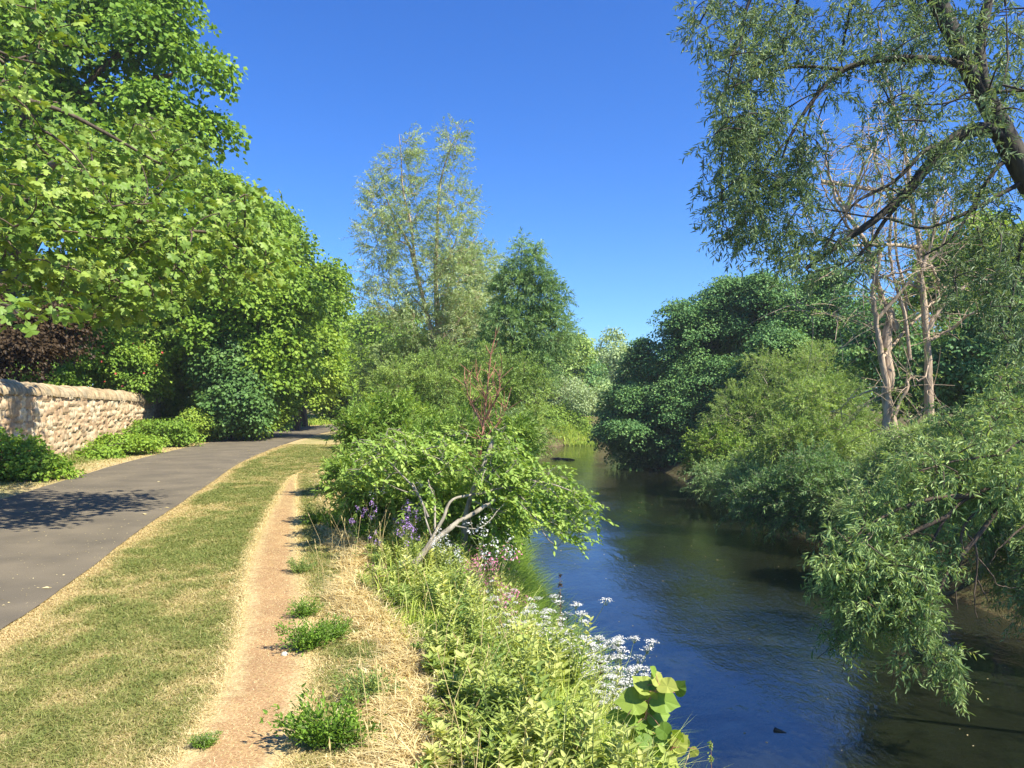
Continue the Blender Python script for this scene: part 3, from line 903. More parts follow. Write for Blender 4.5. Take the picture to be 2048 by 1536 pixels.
tree('rose_bush', 'green bush dotted with small red flowers behind the stone wall', 'bush', (-16.8, 31),
     [plobe(250, 740, 29, 95, 60, 1.3), plobe(190, 700, 28, 70, 60, 1.2), plobe(300, 690, 30, 60, 60, 1.3), plobe(120, 760, 27, 60, 40, 1)], 900, 34, .34, .11, .09, 'broad', trunk_r=.08, seed=28, low=-.9, extra=rose_flowers, gap=.2)
tree('copper_beech_shrub', 'dark copper-leaved shrub behind the near end of the stone wall', 'shrub', (-14.6, 22.5),
     [plobe(20, 680, 22.5, 110, 85, 1.4), plobe(120, 650, 23.5, 60, 70, 1.2), plobe(-120, 650, 22, 120, 120, 1.5)], 750, 34, .36, .11, .09, 'copper', trunk_r=.1, seed=29, low=-.9, bark='barkdark')
tree('holly_tree', 'dark evergreen filling the gap behind the flowering bush and the wall', 'tree', (-20, 33),
     [plobe(150, 640, 33, 150, 110, 2), plobe(0, 620, 33, 150, 120, 2), plobe(270, 620, 35, 80, 90, 2)], 900, 34, .5, .15, .13, 'darktree', trunk_r=.2, seed=30, low=-.9)
# low brambles along the foot of the wall
GB = 'low bushes along the foot of the stone wall'
tree('bramble_bush', 'brown-green bramble in the shade at the near end of the wall', 'bush', (-9.9, 16), [plobe(20, 915, 16, 105, 48, .8), plobe(95, 935, 15.6, 50, 32, .5), plobe(-90, 890, 15, 110, 70, .8)], 420, 30, .24, .08, .07, 'broad', trunk_r=.03, seed=31, low=-.6, group=GB, bark='redstem')
tree('bramble_bush', 'green bramble spreading below the sunlit middle of the wall', 'bush', (W(250, 905, 22)[0], 22.6), [plobe(255, 885, 22.5, 60, 20, .8), plobe(205, 905, 21, 35, 14, .5)], 260, 30, .26, .08, .07, 'broad', trunk_r=.03, seed=32, low=-.6, group=GB)
tree('bramble_bush', 'rounded bramble between the sunlit wall and the path', 'bush', (W(355, 880, 26)[0], 26.4), [plobe(350, 862, 26, 52, 30, .8), plobe(300, 862, 26.5, 50, 26, .8)], 300, 30, .28, .08, .07, 'broad', trunk_r=.03, seed=33, low=-.6, group=GB)
tree('bramble_bush', 'leafy bramble below the yellow green shrub', 'bush', (W(400, 875, 28.5)[0], 28.8), [plobe(392, 850, 28.5, 42, 30, .8)], 180, 30, .28, .08, .07, 'bright', trunk_r=.03, seed=34, low=-.6, group=GB)

# ------------------------------------------------------------------ trees beyond the bend
GF = 'trees far beyond the bend of the path and river'
def far_tree(label, px, base_py, Y, lobes, leaf, n, seed, name='broadleaf_tree', **k):
    tree(name, label, 'tree', (W(px, base_py, Y)[0], Y + 1), lobes, n, 30, .75, .26, .22, leaf, trunk_r=.2, seed=seed, group=GF, low=-.95, nt=60, **k)


far_tree('round green tree with a domed top left of the tall twin-stemmed willow', 750, 850, 62, [plobe(755, 690, 62, 65, 75, 3), plobe(790, 660, 64, 50, 45, 3), plobe(720, 760, 60, 60, 70, 3), plobe(800, 760, 60, 60, 70, 3)], 'broad', 900, 41)
far_tree('grey-green tree showing left of the domed tree, beyond the path', 700, 850, 68, [plobe(700, 690, 68, 45, 60, 3), plobe(670, 730, 66, 40, 60, 3)], 'willow', 500, 42)
far_tree('green tree seen low between the two middle willows', 900, 850, 66, [plobe(900, 730, 66, 80, 80, 3), plobe(1000, 740, 66, 70, 80, 3)], 'broad', 800, 43)
far_tree('pale green tree right of the middle willows', 1100, 860, 72, [plobe(1110, 720, 72, 50, 60, 3), plobe(1145, 700, 74, 35, 40, 3)], 'wlgreen', 450, 44)
far_tree('deep green beech mound above the bend of the river', 1165, 870, 76, [plobe(1160, 740, 76, 55, 50, 3.5), plobe(1180, 790, 76, 55, 50, 3), plobe(1130, 790, 75, 45, 50, 3)], 'darktree', 650, 45, name='beech_tree', droop=.5)
far_tree('feathery pale tree at the skyline above the bend of the river', 1225, 870, 86, [plobe(1225, 710, 86, 50, 65, 3), plobe(1200, 760, 85, 60, 50, 3), plobe(1260, 760, 84, 40, 60, 3)], 'willowpale', 380, 46, name='ash_tree', gap=.4)
far_tree('blue-green tree low at the water beyond the dark overhanging tree', 1215, 880, 70, [plobe(1215, 800, 70, 38, 55, 2.5), plobe(1240, 830, 68, 40, 50, 2.5)], 'willow', 400, 47)
tree('dead_bush', 'grey bare-branched bush above the gravel on the far bend', 'bush', (W(1150, 885, 63)[0], 64),
     [plobe(1145, 790, 63, 42, 45, 1.6), plobe(1175, 800, 63, 30, 35, 1.4)], 420, 10, .5, .14, .1, 'willowpale', bark='barkgrey', trunk_r=.14, seed=48, nt=420)
tree('shrub', 'light green shrub on the gravel bank at the far bend', 'shrub', (W(1120, 885, 62)[0], 62.3),
     [plobe(1110, 845, 62, 48, 38, 1.6), plobe(1160, 850, 62.5, 32, 30, 1.4), plobe(1075, 840, 61, 35, 40, 1.4)], 480, 30, .5, .17, .14, 'bright', trunk_r=.08, seed=49, low=-1)
# closing woods in the distance (reads as one mass)
def woods():
    rng = np.random.default_rng(9)
    cb = MB()
    P, O = [], []
    for i in range(46):
        a = -1.15 + 2.3 * i / 45
        r = 118 + rng.uniform(-12, 12)
        h = rng.uniform(7.0, 9.0)
        if a < -.12: r *= .9; h += 2.5
        if a > .2: h += 3
        c = np.array([r * sin(a), r * cos(a), h * .42]); rr = np.array([5.5, 5, h * .62])
        p, o = lobe_points([(c, rr)], 190, rng, .7, -.6)
        P.append(p); O.append(o)
    P, O = np.vstack(P), np.vstack(O)
    fol_spray(cb, T_RHOMB, P, O, 20, 1.3, .55, .45, rng=rng)
    o = cb.build('distant_woods', M['broad'])
    tag(o, kind='stuff')
woods()

# ------------------------------------------------------------------ willows in the middle of the picture
def wt_(pts, Y):
    return [W(p[0], p[1], Y + (p[2] if len(p) > 2 else 0)) for p in pts]


Y = 30
b0 = (W(874, 860, Y)[0], Y)
bb = np.array([b0[0], b0[1], gz(*b0) - .1])
tree('willow_tree', 'tallest willow in the middle, open crown on two thin pale stems', 'tree', b0,
     [plobe(808, 290, Y, 28, 40, .8), plobe(800, 350, Y, 38, 50, 1), plobe(765, 400, Y, 36, 45, 1), plobe(830, 410, Y, 30, 60, 1), plobe(758, 480, Y, 40, 55, 1.2), plobe(800, 470, Y, 35, 60, 1), plobe(775, 600, Y, 60, 40, 1.2), plobe(760, 545, Y, 35, 30, 1),
      plobe(908, 285, Y, 20, 40, .6), plobe(905, 345, Y, 28, 45, .8), plobe(915, 410, Y, 36, 50, 1), plobe(905, 480, Y, 40, 55, 1.1), plobe(870, 560, Y, 45, 80, 1.2), plobe(930, 560, Y, 55, 75, 1.4), plobe(840, 650, Y, 75, 50, 1.4), plobe(925, 650, Y, 60, 60, 1.4)],
     2700, 15, .3, .15, .032, 'willowpale', bark='barkpale', rag=0, gap=.22, seed=51, tmpl=T_RHOMB, style='strand', length=.65, grav=.25, dirup=.55, inner=.15, low=-1, nt=900,
     limbs=[([bb] + wt_([(873, 760), (872, 706), (852, 620), (831, 538), (818, 490), (790, 436), (765, 380, .3)], Y), .15, .02),
            (wt_([(831, 538), (822, 450), (806, 380), (802, 310), (798, 268)], Y), .06, .012),
            (wt_([(873, 700), (876, 654), (872, 576), (874, 473), (880, 371), (900, 300), (922, 258)], Y), .12, .012),
            (wt_([(874, 560), (905, 500), (925, 430, .4)], Y), .04, .01), (wt_([(874, 690), (910, 650), (960, 590, -.3)], Y), .05, .012),
            (wt_([(850, 620), (800, 570), (745, 545, .3)], Y), .035, .008), (wt_([(818, 490), (760, 465), (730, 440, -.3)], Y), .03, .008), (wt_([(872, 700), (900, 560), (955, 470)], Y), .05, .01)])
Y = 33
tree('willow_tree', 'silvery willow with a rounded top between the tallest one and the dark pointed one', 'tree', (W(950, 860, Y)[0], Y),
     [plobe(960, 530, Y, 45, 60, 1.5), plobe(920, 570, Y, 55, 80, 1.6), plobe(965, 640, Y, 75, 80, 2), plobe(900, 690, Y, 90, 70, 2), plobe(1000, 600, Y, 30, 50, 1)],
     1900, 18, .3, .16, .034, 'willowpale', bark='barkgrey', trunk_r=.14, seed=52, style='strand', length=.6, grav=.45, dirup=.4, inner=.25, low=-1, nt=500)
Y = 27
b0 = (W(1045, 870, Y)[0] - .3, Y)
bb = np.array([b0[0], b0[1], gz(*b0) - .1])
tree('willow_tree', 'dark blue-green willow with two pointed tips, right of the tallest willow by the water', 'tree', b0,
     [plobe(1043, 520, Y, 22, 40, .7), plobe(1066, 530, Y, 14, 45, .6), plobe(1035, 585, Y, 50, 45, 1.1), plobe(1080, 600, Y, 50, 55, 1.2), plobe(1020, 660, Y, 70, 60, 1.5), plobe(1100, 665, Y, 60, 60, 1.4), plobe(1060, 735, Y, 85, 55, 1.6), plobe(980, 720, Y, 55, 60, 1.4)],
     2100, 19, .3, .15, .032, 'willowshade', bark='barkdark', rag=2, gap=.25, seed=53, style='strand', length=.55, grav=.5, dirup=.45, inner=.2, low=-1, nt=700,
     limbs=[([bb] + wt_([(1040, 780), (1022, 700), (1028, 640), (1040, 560), (1043, 490)], Y), .12, .01), (wt_([(1022, 690), (1055, 640), (1064, 570), (1068, 500)], Y), .06, .008),
            (wt_([(1025, 720), (980, 680), (955, 640, .4)], Y), .05, .01), (wt_([(1030, 730), (1080, 680), (1125, 640, -.3)], Y), .06, .01), (wt_([(1032, 700), (1060, 660), (1090, 600, .3)], Y), .05, .01)])
GM = 'willow bushes massed on the near bank'
def bush(label, px, Y, lobes, n, leaf, seed, **k):
    a = dict(bark='bark', trunk_r=.07, seed=seed, style='strand', length=.42, grav=.3, dirup=.6, inner=.5, low=-1, nt=200, group=GM)
    a.update(k)
    tree('willow_bush', label, 'bush', (W(px, 860, Y)[0], Y), lobes, n, 17, .3, .10, .028, leaf, **a)


bush('dark willow bush under the pointed willow, on the river side', 1040, 24, [plobe(1050, 790, 24, 62, 75, 1.2), plobe(1000, 800, 24, 60, 80, 1.2), plobe(1060, 870, 23.5, 45, 50, 1), plobe(960, 780, 24.5, 60, 70, 1.2)], 1700, 'wlgreen', 61)
bush('silvery willow bush hanging over the water edge below the dark one', 1030, 20, [plobe(1030, 880, 20, 42, 55, .8), plobe(985, 880, 20.5, 55, 55, .9)], 800, 'willow', 62)
bush('grey-green willow bush at the foot of the tallest willow', 880, 25, [plobe(880, 770, 25, 80, 75, 1.3), plobe(820, 790, 24.5, 65, 75, 1.1), plobe(930, 820, 24, 65, 70, 1.1)], 1900, 'wlgreen', 63)
bush('pale willow bush at the left end of the thicket beside the lawn', 780, 30, [plobe(790, 750, 30, 50, 75, 1.4), plobe(745, 790, 31, 30, 45, .9), plobe(830, 710, 30, 50, 50, 1.2), plobe(730, 720, 31, 35, 50, 1)], 1100, 'willow', 64)
bush('bright yellow-green sapling bush at the left front of the thicket', 765, 17.5, [plobe(765, 850, 17.5, 36, 40, .5), plobe(815, 825, 18, 30, 32, .5), plobe(735, 895, 17, 34, 30, .4), plobe(745, 815, 17.5, 14, 26, .2)], 480, 'yellow', 65, length=.3, trunk_r=.03)
bush('mid green leafy bush low in the front of the thicket', 850, 18.5, [plobe(850, 860, 18.5, 60, 45, .7), plobe(920, 860, 18.8, 55, 45, .7), plobe(990, 890, 18.5, 50, 40, .7), plobe(800, 920, 17, 60, 40, .6), plobe(890, 930, 17.5, 60, 40, .6), plobe(720, 935, 16, 36, 30, .5)], 1300, 'elm', 66, length=.32)

# ------------------------------------------------------------------ right bank
GR = 'trees crowding the right bank'
tree('alder_tree', 'big dark domed tree overhanging the river on the right bank', 'tree', (W(1400, 900, 43)[0], 43),
     [plobe(1395, 700, 42, 120, 120, 3.2), plobe(1480, 630, 42, 80, 85, 2.6), plobe(1330, 800, 41.5, 90, 90, 2.6), plobe(1300, 880, 41, 95, 75, 2.2), plobe(1235, 860, 42, 40, 60, 1.8), plobe(1270, 800, 42, 60, 60, 2), plobe(1370, 900, 40, 90, 50, 2), plobe(1450, 790, 40, 110, 100, 3), plobe(1290, 740, 43, 50, 70, 2)],
     4600, 50, .58, .125, .10, 'darktree', bark='barkdark', trunk_r=.3, seed=71, group=GR, low=-1, gap=.3, droop=.3, flat=.11, jit=.5, inner=.3, upw=1.4)
tree('alder_tree', 'second dark tree just right of the big domed one, topping the skyline', 'tree', (W(1560, 900, 40)[0], 42),
     [plobe(1500, 600, 41, 60, 62, 2.4), plobe(1580, 640, 40, 90, 100, 2.8), plobe(1680, 620, 39, 90, 90, 2.8), plobe(1540, 740, 38, 90, 80, 2.4), plobe(1650, 740, 38, 90, 80, 2.4)],
     3200, 46, .56, .125, .105, 'darktree', bark='barkdark', trunk_r=.26, seed=72, group=GR, low=-1, gap=.3, droop=.35, flat=.12, inner=.3, upw=1.4)
tree('poplar_tree', 'sunlit yellow-green tree behind the bare-branched tree at upper right', 'tree', (18, 30),
     [plobe(1960, 490, 30, 110, 90, 2), plobe(1880, 560, 30, 70, 70, 1.6), plobe(2060, 560, 30, 110, 140, 2), plobe(1980, 640, 30, 130, 90, 2)],
     1500, 38, .45, .13, .11, 'bright', trunk_r=.2, seed=73, group=GR, low=-.9, gap=.15)
tree('alder_tree', 'dark tree mass filling the far right behind the willow foliage', 'tree', (17, 24),
     [plobe(1950, 720, 24, 130, 110, 2), plobe(1860, 740, 25, 90, 90, 1.6), plobe(2120, 700, 23, 120, 160, 2), plobe(1760, 690, 27, 80, 90, 1.6)],
     1400, 36, .4, .12, .10, 'darktree', bark='barkdark', trunk_r=.2, seed=74, group=GR, low=-1)
GW = 'willow bushes overhanging the river from the right bank'
def rbush(label, px, Y, lobes, n, leaf, seed, per=18, L=.11, Wd=.028, **k):
    a = dict(bark='barkgrey', trunk_r=.07, seed=seed, style='strand', length=.5, grav=.35, dirup=.55, inner=.4, low=-1, nt=260, gap=.22, rag=7, group=GW)
    a.update(k)
    tree('willow_bush', label, 'bush', (max(W(px, 900, Y)[0], float(wr(Y)) + .9), Y), lobes, n, per, .3, L, Wd, leaf, **a)


rbush('light green willow bush below the dark domed tree, its top full in the sun', 1560, 31, [plobe(1560, 775, 31, 100, 65, 1.8), plobe(1480, 830, 30, 80, 70, 1.6), plobe(1650, 750, 31, 80, 70, 1.6), plobe(1590, 850, 29.5, 90, 80, 1.6)], 2900, 'wlgreen', 81)
rbush('small broad-leaved bush with bright lower leaves beside the water', 1440, 29, [plobe(1430, 900, 29, 62, 50, 1.1), plobe(1480, 930, 28, 60, 50, 1.1), plobe(1400, 935, 29.5, 30, 25, .7)], 1000, 'elm', 82, L=.10, Wd=.055)
rbush('willow bush between the light green one and the pale bare tree', 1690, 24, [plobe(1660, 830, 24, 90, 80, 1.4), plobe(1600, 910, 23, 100, 75, 1.3), plobe(1700, 930, 22.5, 90, 70, 1.3)], 2600, 'wlgreen', 83)
rbush('dark willow bush trailing to the water below the middle of the right bank', 1620, 19, [plobe(1640, 985, 19, 110, 75, 1), plobe(1550, 1000, 20, 90, 55, 1), plobe(1740, 1030, 18, 90, 80, 1)], 2300, 'willowshade', 84)
rbush('dark willow bush close over the black water at the foot of the bank', 1520, 24, [plobe(1500, 975, 24.5, 80, 50, 1), plobe(1440, 970, 27, 60, 35, 1)], 900, 'willowshade', 85)
rbush('sunny silvery willow bush around the foot of the pale bare tree', 1900, 14.5, [plobe(1905, 905, 14.5, 105, 70, 1.1), plobe(1990, 870, 14, 95, 95, 1.1), plobe(1800, 955, 15, 80, 50, .9), plobe(2080, 820, 14, 100, 130, 1)], 3000, 'willow', 86, L=.10, Wd=.021)
rbush('deep green willow thicket at the right edge above the water', 1960, 11.5, [plobe(1900, 990, 11.5, 110, 85, .8), plobe(2010, 1010, 11.2, 110, 100, .8), plobe(1790, 1030, 12, 90, 70, .7), plobe(2090, 1120, 11, 110, 120, .8)], 2600, 'willow', 87, L=.095, Wd=.018, length=.45)

# pale multi-stemmed tree with mostly bare branches
def bare_tree():
    rng = np.random.default_rng(33)
    Y = 19
    base = np.array([W(1790, 880, Y)[0], Y, gz(W(1790, 880, Y)[0], Y) - .1])
    t = empty('dead_willow_tree', base)
    tag(t, 'pale half-dead willow with many bare upright stems standing on the right bank', 'tree')
    tb, cb = MB(), MB(); N = []
    L = [([(1790, 900), (1788, 780), (1797, 700), (1795, 640)], .19, .14), ([(1795, 660), (1765, 600), (1742, 540), (1722, 480), (1680, 420), (1640, 350), (1620, 250)], .12, .015),
         ([(1770, 860), (1775, 790), (1752, 690), (1732, 610), (1720, 530), (1715, 470), (1700, 430)], .12, .05), ([(1716, 480), (1660, 420), (1620, 370), (1600, 330)], .05, .01),
         ([(1860, 880), (1858, 780), (1855, 690), (1843, 560), (1835, 480), (1815, 380), (1800, 300), (1770, 180), (1745, 60)], .15, .018),
         ([(1855, 660), (1880, 610), (1920, 580), (1960, 560)], .085, .035), ([(1960, 560), (2010, 530), (2060, 505)], .035, .02), ([(1862, 680), (1900, 660), (1930, 640)], .05, .03),
         ([(1843, 540), (1868, 470), (1880, 410), (1900, 340), (1905, 270)], .07, .01), ([(1868, 470), (1890, 400), (1930, 350)], .035, .008),
         ([(1820, 720), (1810, 640), (1785, 560), (1778, 510), (1770, 440), (1740, 340), (1735, 230)], .07, .012), ([(1810, 660), (1812, 600), (1800, 520), (1795, 430), (1790, 300), (1775, 190)], .06, .01),
         ([(1790, 830), (1820, 770), (1850, 760), (1870, 740)], .06, .02), ([(1745, 780), (1700, 800), (1660, 830)], .03, .01), ([(1765, 600), (1700, 560), (1650, 570), (1600, 620)], .025, .006),
         ([(1742, 540), (1760, 480), (1780, 455)], .05, .03), ([(1640, 350), (1655, 300), (1650, 240)], .02, .004), ([(1790, 690), (1745, 650), (1700, 640), (1640, 660)], .02, .005),
         ([(1800, 300), (1830, 250), (1840, 190)], .02, .005), ([(1720, 480), (1740, 400), (1715, 300)], .03, .006)]
    for pts, a, b in L:
        dz = rng.uniform(-.5, .5)
        P = [W(p[0], p[1], Y + dz) for p in pts]
        c, _ = limb(tb, P, a * .72, b * .8, 8, 7, .26, rng=rng); N.append(c)
    for i in range(15):
        s = N[int(rng.integers(0, 6))]; s = s[int(len(s) * rng.uniform(.3, .75))]
        e = W(1600 + 360 * rng.uniform(), 250 + 330 * rng.uniform(), Y + rng.normal() * .8)
        m_ = s * .5 + e * .5 + rng.normal(size=3) * .35 + [(e[0] - s[0]) * .2, 0, 0]
        c, _ = limb(tb, [s, m_, e], rng.uniform(.025, .05), .006, 6, 8, .3, rng=rng); N.append(c)
    N = np.vstack(N)
    # curly dead twigs
    S = N[rng.choice(len(N), 560)]
    D = unit(rng.normal(size=S.shape) * np.array([1, .6, .6]) + np.array([0, 0, .25]))
    ln = rng.uniform(.4, 1.5, len(S))
    tt = np.linspace(0, 1, 7)
    side = unit(np.cross(D, rng.normal(size=S.shape)))
    P = S[:, None] + D[:, None] * (ln[:, None] * tt)[..., None] + side[:, None] * (ln[:, None] * .35 * tt ** 2)[..., None] - np.array([0, 0, 1]) * (rng.uniform(-.2, .5, len(S))[:, None] * ln[:, None] * tt ** 2)[..., None]
    tubes(tb, P, np.broadcast_to(np.linspace(.011, .004, 7), (len(S), 7)), 4)
    E = P[:, -1]
    sel = rng.choice(len(P), 150)
    C = np.vstack([P[sel, 4], P[sel, 6], N[rng.choice(len(N), 260)]])
    fol_strand(cb, None, T_RHOMB, C, rng.normal(size=C.shape) + [0, 0, .2], .4, 14, .09, .02, .5, rng=rng)
    rebase(tb, base).build('trunk', M['barkpale'], t, True)
    rebase(cb, base).build('crown', M['wlgreen'], t)


bare_tree()

# the big near willow leaning in from the right
def near_willow():
    rng = np.random.default_rng(44)
    base = np.array([8.3, 9.6, gz(8.3, 9.6) - .1])
    t = empty('willow_tree', base)
    tag(t, 'large near willow leaning over the river from the right edge, feathery foliage against the sky', 'tree')
    tb, cb = MB(), MB()
    Y = 9
    def w(*p): return [W(a[0], a[1], Y + (a[2] if len(a) > 2 else 0)) for a in p]
    N = []
    L = [([base, (8.1, 9.5, 1.0), (7.2, 9.3, 3.0)] + w((2110, 430), (2040, 320), (1985, 215), (1935, 120), (1875, -10), (1810, -130)), .22, .09),
         (w((1985, 215), (1960, 130), (1975, 20), (2030, -120)), .08, .04),
         (w((1960, 150), (1900, 124), (1820, 118), (1750, 122), (1690, 140), (1640, 185), (1590, 260), (1560, 330)), .055, .01),
         (w((1690, 140), (1620, 133), (1560, 140), (1500, 160), (1440, 190)), .022, .006),
         (w((1640, 170), (1610, 250), (1600, 330), (1580, 400)), .016, .005),
         (w((2030, 300), (1985, 262), (1940, 262), (1890, 292), (1845, 345), (1805, 395), (1750, 440), (1680, 490), (1610, 540)), .085, .02),
         (w((1820, 378), (1770, 440), (1735, 490), (1690, 530)), .03, .01),
         (w((1890, 292), (1850, 300, -.4), (1790, 360, -.4), (1700, 410, -.5), (1640, 500, -.5)), .03, .008),
         (w((1835, -80), (1760, -90, -.3), (1650, -110, -.4), (1540, -90, -.4), (1450, -20, -.4), (1400, 60, -.3)), .06, .008),
         (w((1740, -90, .3), (1705, 0, .4), (1690, 80, .4), (1685, 160, .4)), .03, .006),
         (w((1650, -110), (1600, -10, .5), (1575, 60, .6), (1570, 140, .6)), .025, .006),
         (w((1540, -90), (1500, 0), (1470, 100), (1450, 190), (1440, 280)), .025, .006),
         (w((2060, 180), (1990, 184), (1940, 184), (1900, 205), (1830, 214), (1740, 210)), .02, .005),
         (w((2100, 330), (2048, 362), (1980, 400), (1920, 432), (1850, 455), (1780, 440), (1700, 430), (1600, 415)), .03, .005),
         (w((2100, 480), (2048, 470), (2030, 560, .2), (2015, 640, .2)), .03, .01),
         (w((2060, 300), (2000, 330), (1950, 400), (1900, 480), (1840, 520)), .03, .008),
         (w((1480, 140), (1450, 260), (1440, 380), (1450, 470)), .012, .004), (w((1590, 260), (1530, 340), (1500, 430), (1490, 500)), .014, .004)]
    for pts, a, b in L:
        c, _ = limb(tb, pts, a, b, 9, 8, .03, rng=rng); N.append(c)
    N = np.vstack(N)
    zones = [(1440, 60, 60, 75, 9, .6, 56), (1500, 180, 85, 90, 9, .6, 95), (1560, 60, 80, 80, 9, .6, 75), (1470, 330, 65, 100, 9, .6, 100), (1540, 300, 80, 90, 9, .6, 85), (1480, 440, 60, 60, 9, .5, 50),
             (1560, 450, 90, 75, 9, .6, 80), (1650, 510, 90, 60, 9, .6, 80), (1720, 490, 70, 50, 9, .6, 36), (1680, 100, 80, 100, 9, .6, 60), (1800, 60, 90, 90, 9, .8, 90), (1780, 260, 60, 110, 9, .6, 30), (1880, 230, 80, 100, 9, .6, 66),
             (1990, 100, 80, 130, 9, .8, 125), (1850, 380, 70, 50, 9, .6, 30), (1960, 330, 90, 80, 9.4, .6, 66), (2000, 440, 60, 90, 9.2, .6, 60), (2020, 620, 50, 120, 9, .6, 66), (1900, 60, 70, 90, 8.7, .5, 60), (1940, 560, 80, 60, 9.4, .6, 36),
             (2200, 200, 150, 300, 9, 1, 110), (1800, -150, 300, 80, 9, 1.2, 120), (1620, 350, 40, 80, 9.3, .5, 30)]
    T = []
    for px, py, rx, ry, Yd, sp, k in zones:
        for _ in range(k):
            a = rng.uniform(0, 2 * pi); r = math.sqrt(rng.uniform(0, 1))
            T.append(W(px + rx * r * cos(a), py + ry * r * sin(a), Yd + rng.normal() * sp))
    T = np.array(T)
    T = T[vnoise(T[:, 0] * 3.1, T[:, 2] * 3.1 + T[:, 1], 12) > .37]
    T = np.vstack([T, np.array([9.8, 5.0, 5.2]) + unit(rng.normal(size=(200, 3))) * (rng.uniform(.3, 1, (200, 1)) ** .5) * [2.6, 3.4, 2.6]])  # unseen foliage off to the right, added to shade the water
    grow(tb, N, T, r0=.012, r1=.0028, m=6, rng=rng, up=.12, k=4)
    for q in range(3):
        C = T + rng.normal(size=T.shape) * .05
        D = rng.normal(size=T.shape) * .9 + np.array([-.25, -.1, -.25])
        fol_strand(cb, tb, T_LANCE, C, D, .25, 15, .075, .0165, .45, tr=.0022, rng=rng, vs_=.4, spread=1.0)
    rebase(tb, base).build('trunk', M['barkdark'], t, True)
    rebase(cb, base).build('crown', M['willownear'], t)


near_willow()

# willow boughs hanging low over the water at lower right
def low_willow():
    rng = np.random.default_rng(55)
    base = np.array([8.0, 7.6, gz(8.0, 7.6) - .1])
    t = empty('willow_tree', base)
    tag(t, 'low spreading willow at the right edge, sunlit sprays trailing almost to the water', 'tree')
    tb, cb, bb_ = MB(), MB(), MB()
    def w(*p, Y=8): return [W(a[0], a[1], Y + (a[2] if len(a) > 2 else 0)) for a in p]
    L = [([base, (7.4, 7.7, -.6)] + w((2140, 960), (2030, 970), (1960, 990), (1900, 1030), (1850, 1120), (1830, 1200)), .05, .01),
         (w((2030, 970), (1950, 1080), (1905, 1130), (1880, 1180), (1845, 1240), (1840, 1290), (1870, 1330), (1905, 1370)), .03, .006),
         (w((1960, 990), (1850, 1000), (1760, 1040), (1700, 1090), (1660, 1140)), .03, .006),
         (w((1900, 1030), (1800, 1080), (1740, 1150), (1720, 1240), (1690, 1300)), .025, .005),
         (w((2060, 960), (1960, 1020), (1925, 1060), (1925, 1110), (1915, 1170), (1920, 1220)), .02, .005),
         (w((1925, 1060), (1950, 1090), (1955, 1140), (1950, 1200), (1955, 1240)), .014, .004), (w((1950, 1110), (1985, 1150), (2000, 1170), (2040, 1172)), .01, .003), (w((1955, 1160), (1970, 1185), (1990, 1210)), .008, .003),
         (w((1830, 1200), (1800, 1290), (1795, 1380)), .009, .003), (w((1720, 1240), (1680, 1290), (1640, 1325)), .006, .003), (w((1720, 1240), (1690, 1300), (1680, 1345)), .006, .003),
         ([(7.4, 7.7, -.6)] + w((2100, 900), (2010, 900), (1920, 910), (1840, 930)), .035, .008), ([base, (7.9, 9.0, .2)] + w((2060, 830, 1.5), (1960, 790, 1.5)), .04, .01),
         (w((1905, 1370), (1935, 1390)), .005, .002), (w((2050, 1050), (2000, 1090), (1980, 1120)), .012, .004), (w((1790, 1060), (1740, 1050), (1700, 1080)), .01, .003)]
    N = []
    for pts, a, b in L:
        c, _ = limb(tb, pts, a, b, 7, 8, .03, rng=rng); N.append(c)
    N = np.vstack(N)
    zones = [(1900, 960, 120, 70, 8.6, .5, 170), (2000, 930, 90, 90, 8.8, .5, 150), (1800, 1010, 100, 50, 8.6, .4, 95), (1720, 1060, 60, 50, 8.2, .3, 44), (1800, 1100, 90, 60, 8.2, .4, 85), (1680, 1120, 38, 40, 7.9, .2, 17), (1760, 1170, 60, 60, 8, .3, 60),
             (1820, 1160, 60, 60, 8, .3, 58), (1860, 1100, 60, 50, 8, .3, 46), (1695, 1240, 36, 50, 7.9, .2, 38), (1700, 1150, 50, 50, 8, .25, 40), (1840, 1240, 42, 40, 7.9, .2, 38), (1800, 1325, 18, 20, 7.9, .12, 8), (1890, 1310, 30, 25, 7.9, .12, 17), (1910, 1370, 14, 25, 7.9, .1, 6), (1770, 1220, 50, 30, 7.9, .2, 24),
             (1970, 950, 110, 60, 7.9, .3, 70), (2030, 800, 80, 90, 9.4, .5, 80), (1950, 850, 90, 50, 9.4, .5, 55), (1700, 1090, 60, 30, 8.1, .2, 18), (1660, 1150, 16, 16, 7.9, .1, 3), (2100, 1050, 60, 110, 8.4, .5, 30)]
    T = []
    for px, py, rx, ry, Yd, sp, k in zones:
        for _ in range(k):
            a = rng.uniform(0, 2 * pi); r = math.sqrt(rng.uniform(0, 1))
            T.append(W(px + rx * r * cos(a), py + ry * r * sin(a), Yd + rng.normal() * sp))
    T = np.array(T)
    T = T[vnoise(T[:, 0] * 3.3, T[:, 2] * 3.3 + T[:, 1], 19) > .3]
    grow(tb, N, T, r0=.01, r1=.0028, m=6, rng=rng, up=.08, k=4)
    for q in range(3):
        D = rng.normal(size=T.shape) * .85 + np.array([-.3, -.25, .0])
        fol_strand(cb, tb, T_LANCE, T + rng.normal(size=T.shape) * .04, D, .22, 13, .075, .0165, .45, tr=.0022, rng=rng, vs_=.4, spread=.95)
    rebase(tb, base).build('trunk', M['bark'], t, True)
    rebase(cb, base).build('crown', M['willow'], t)


low_willow()
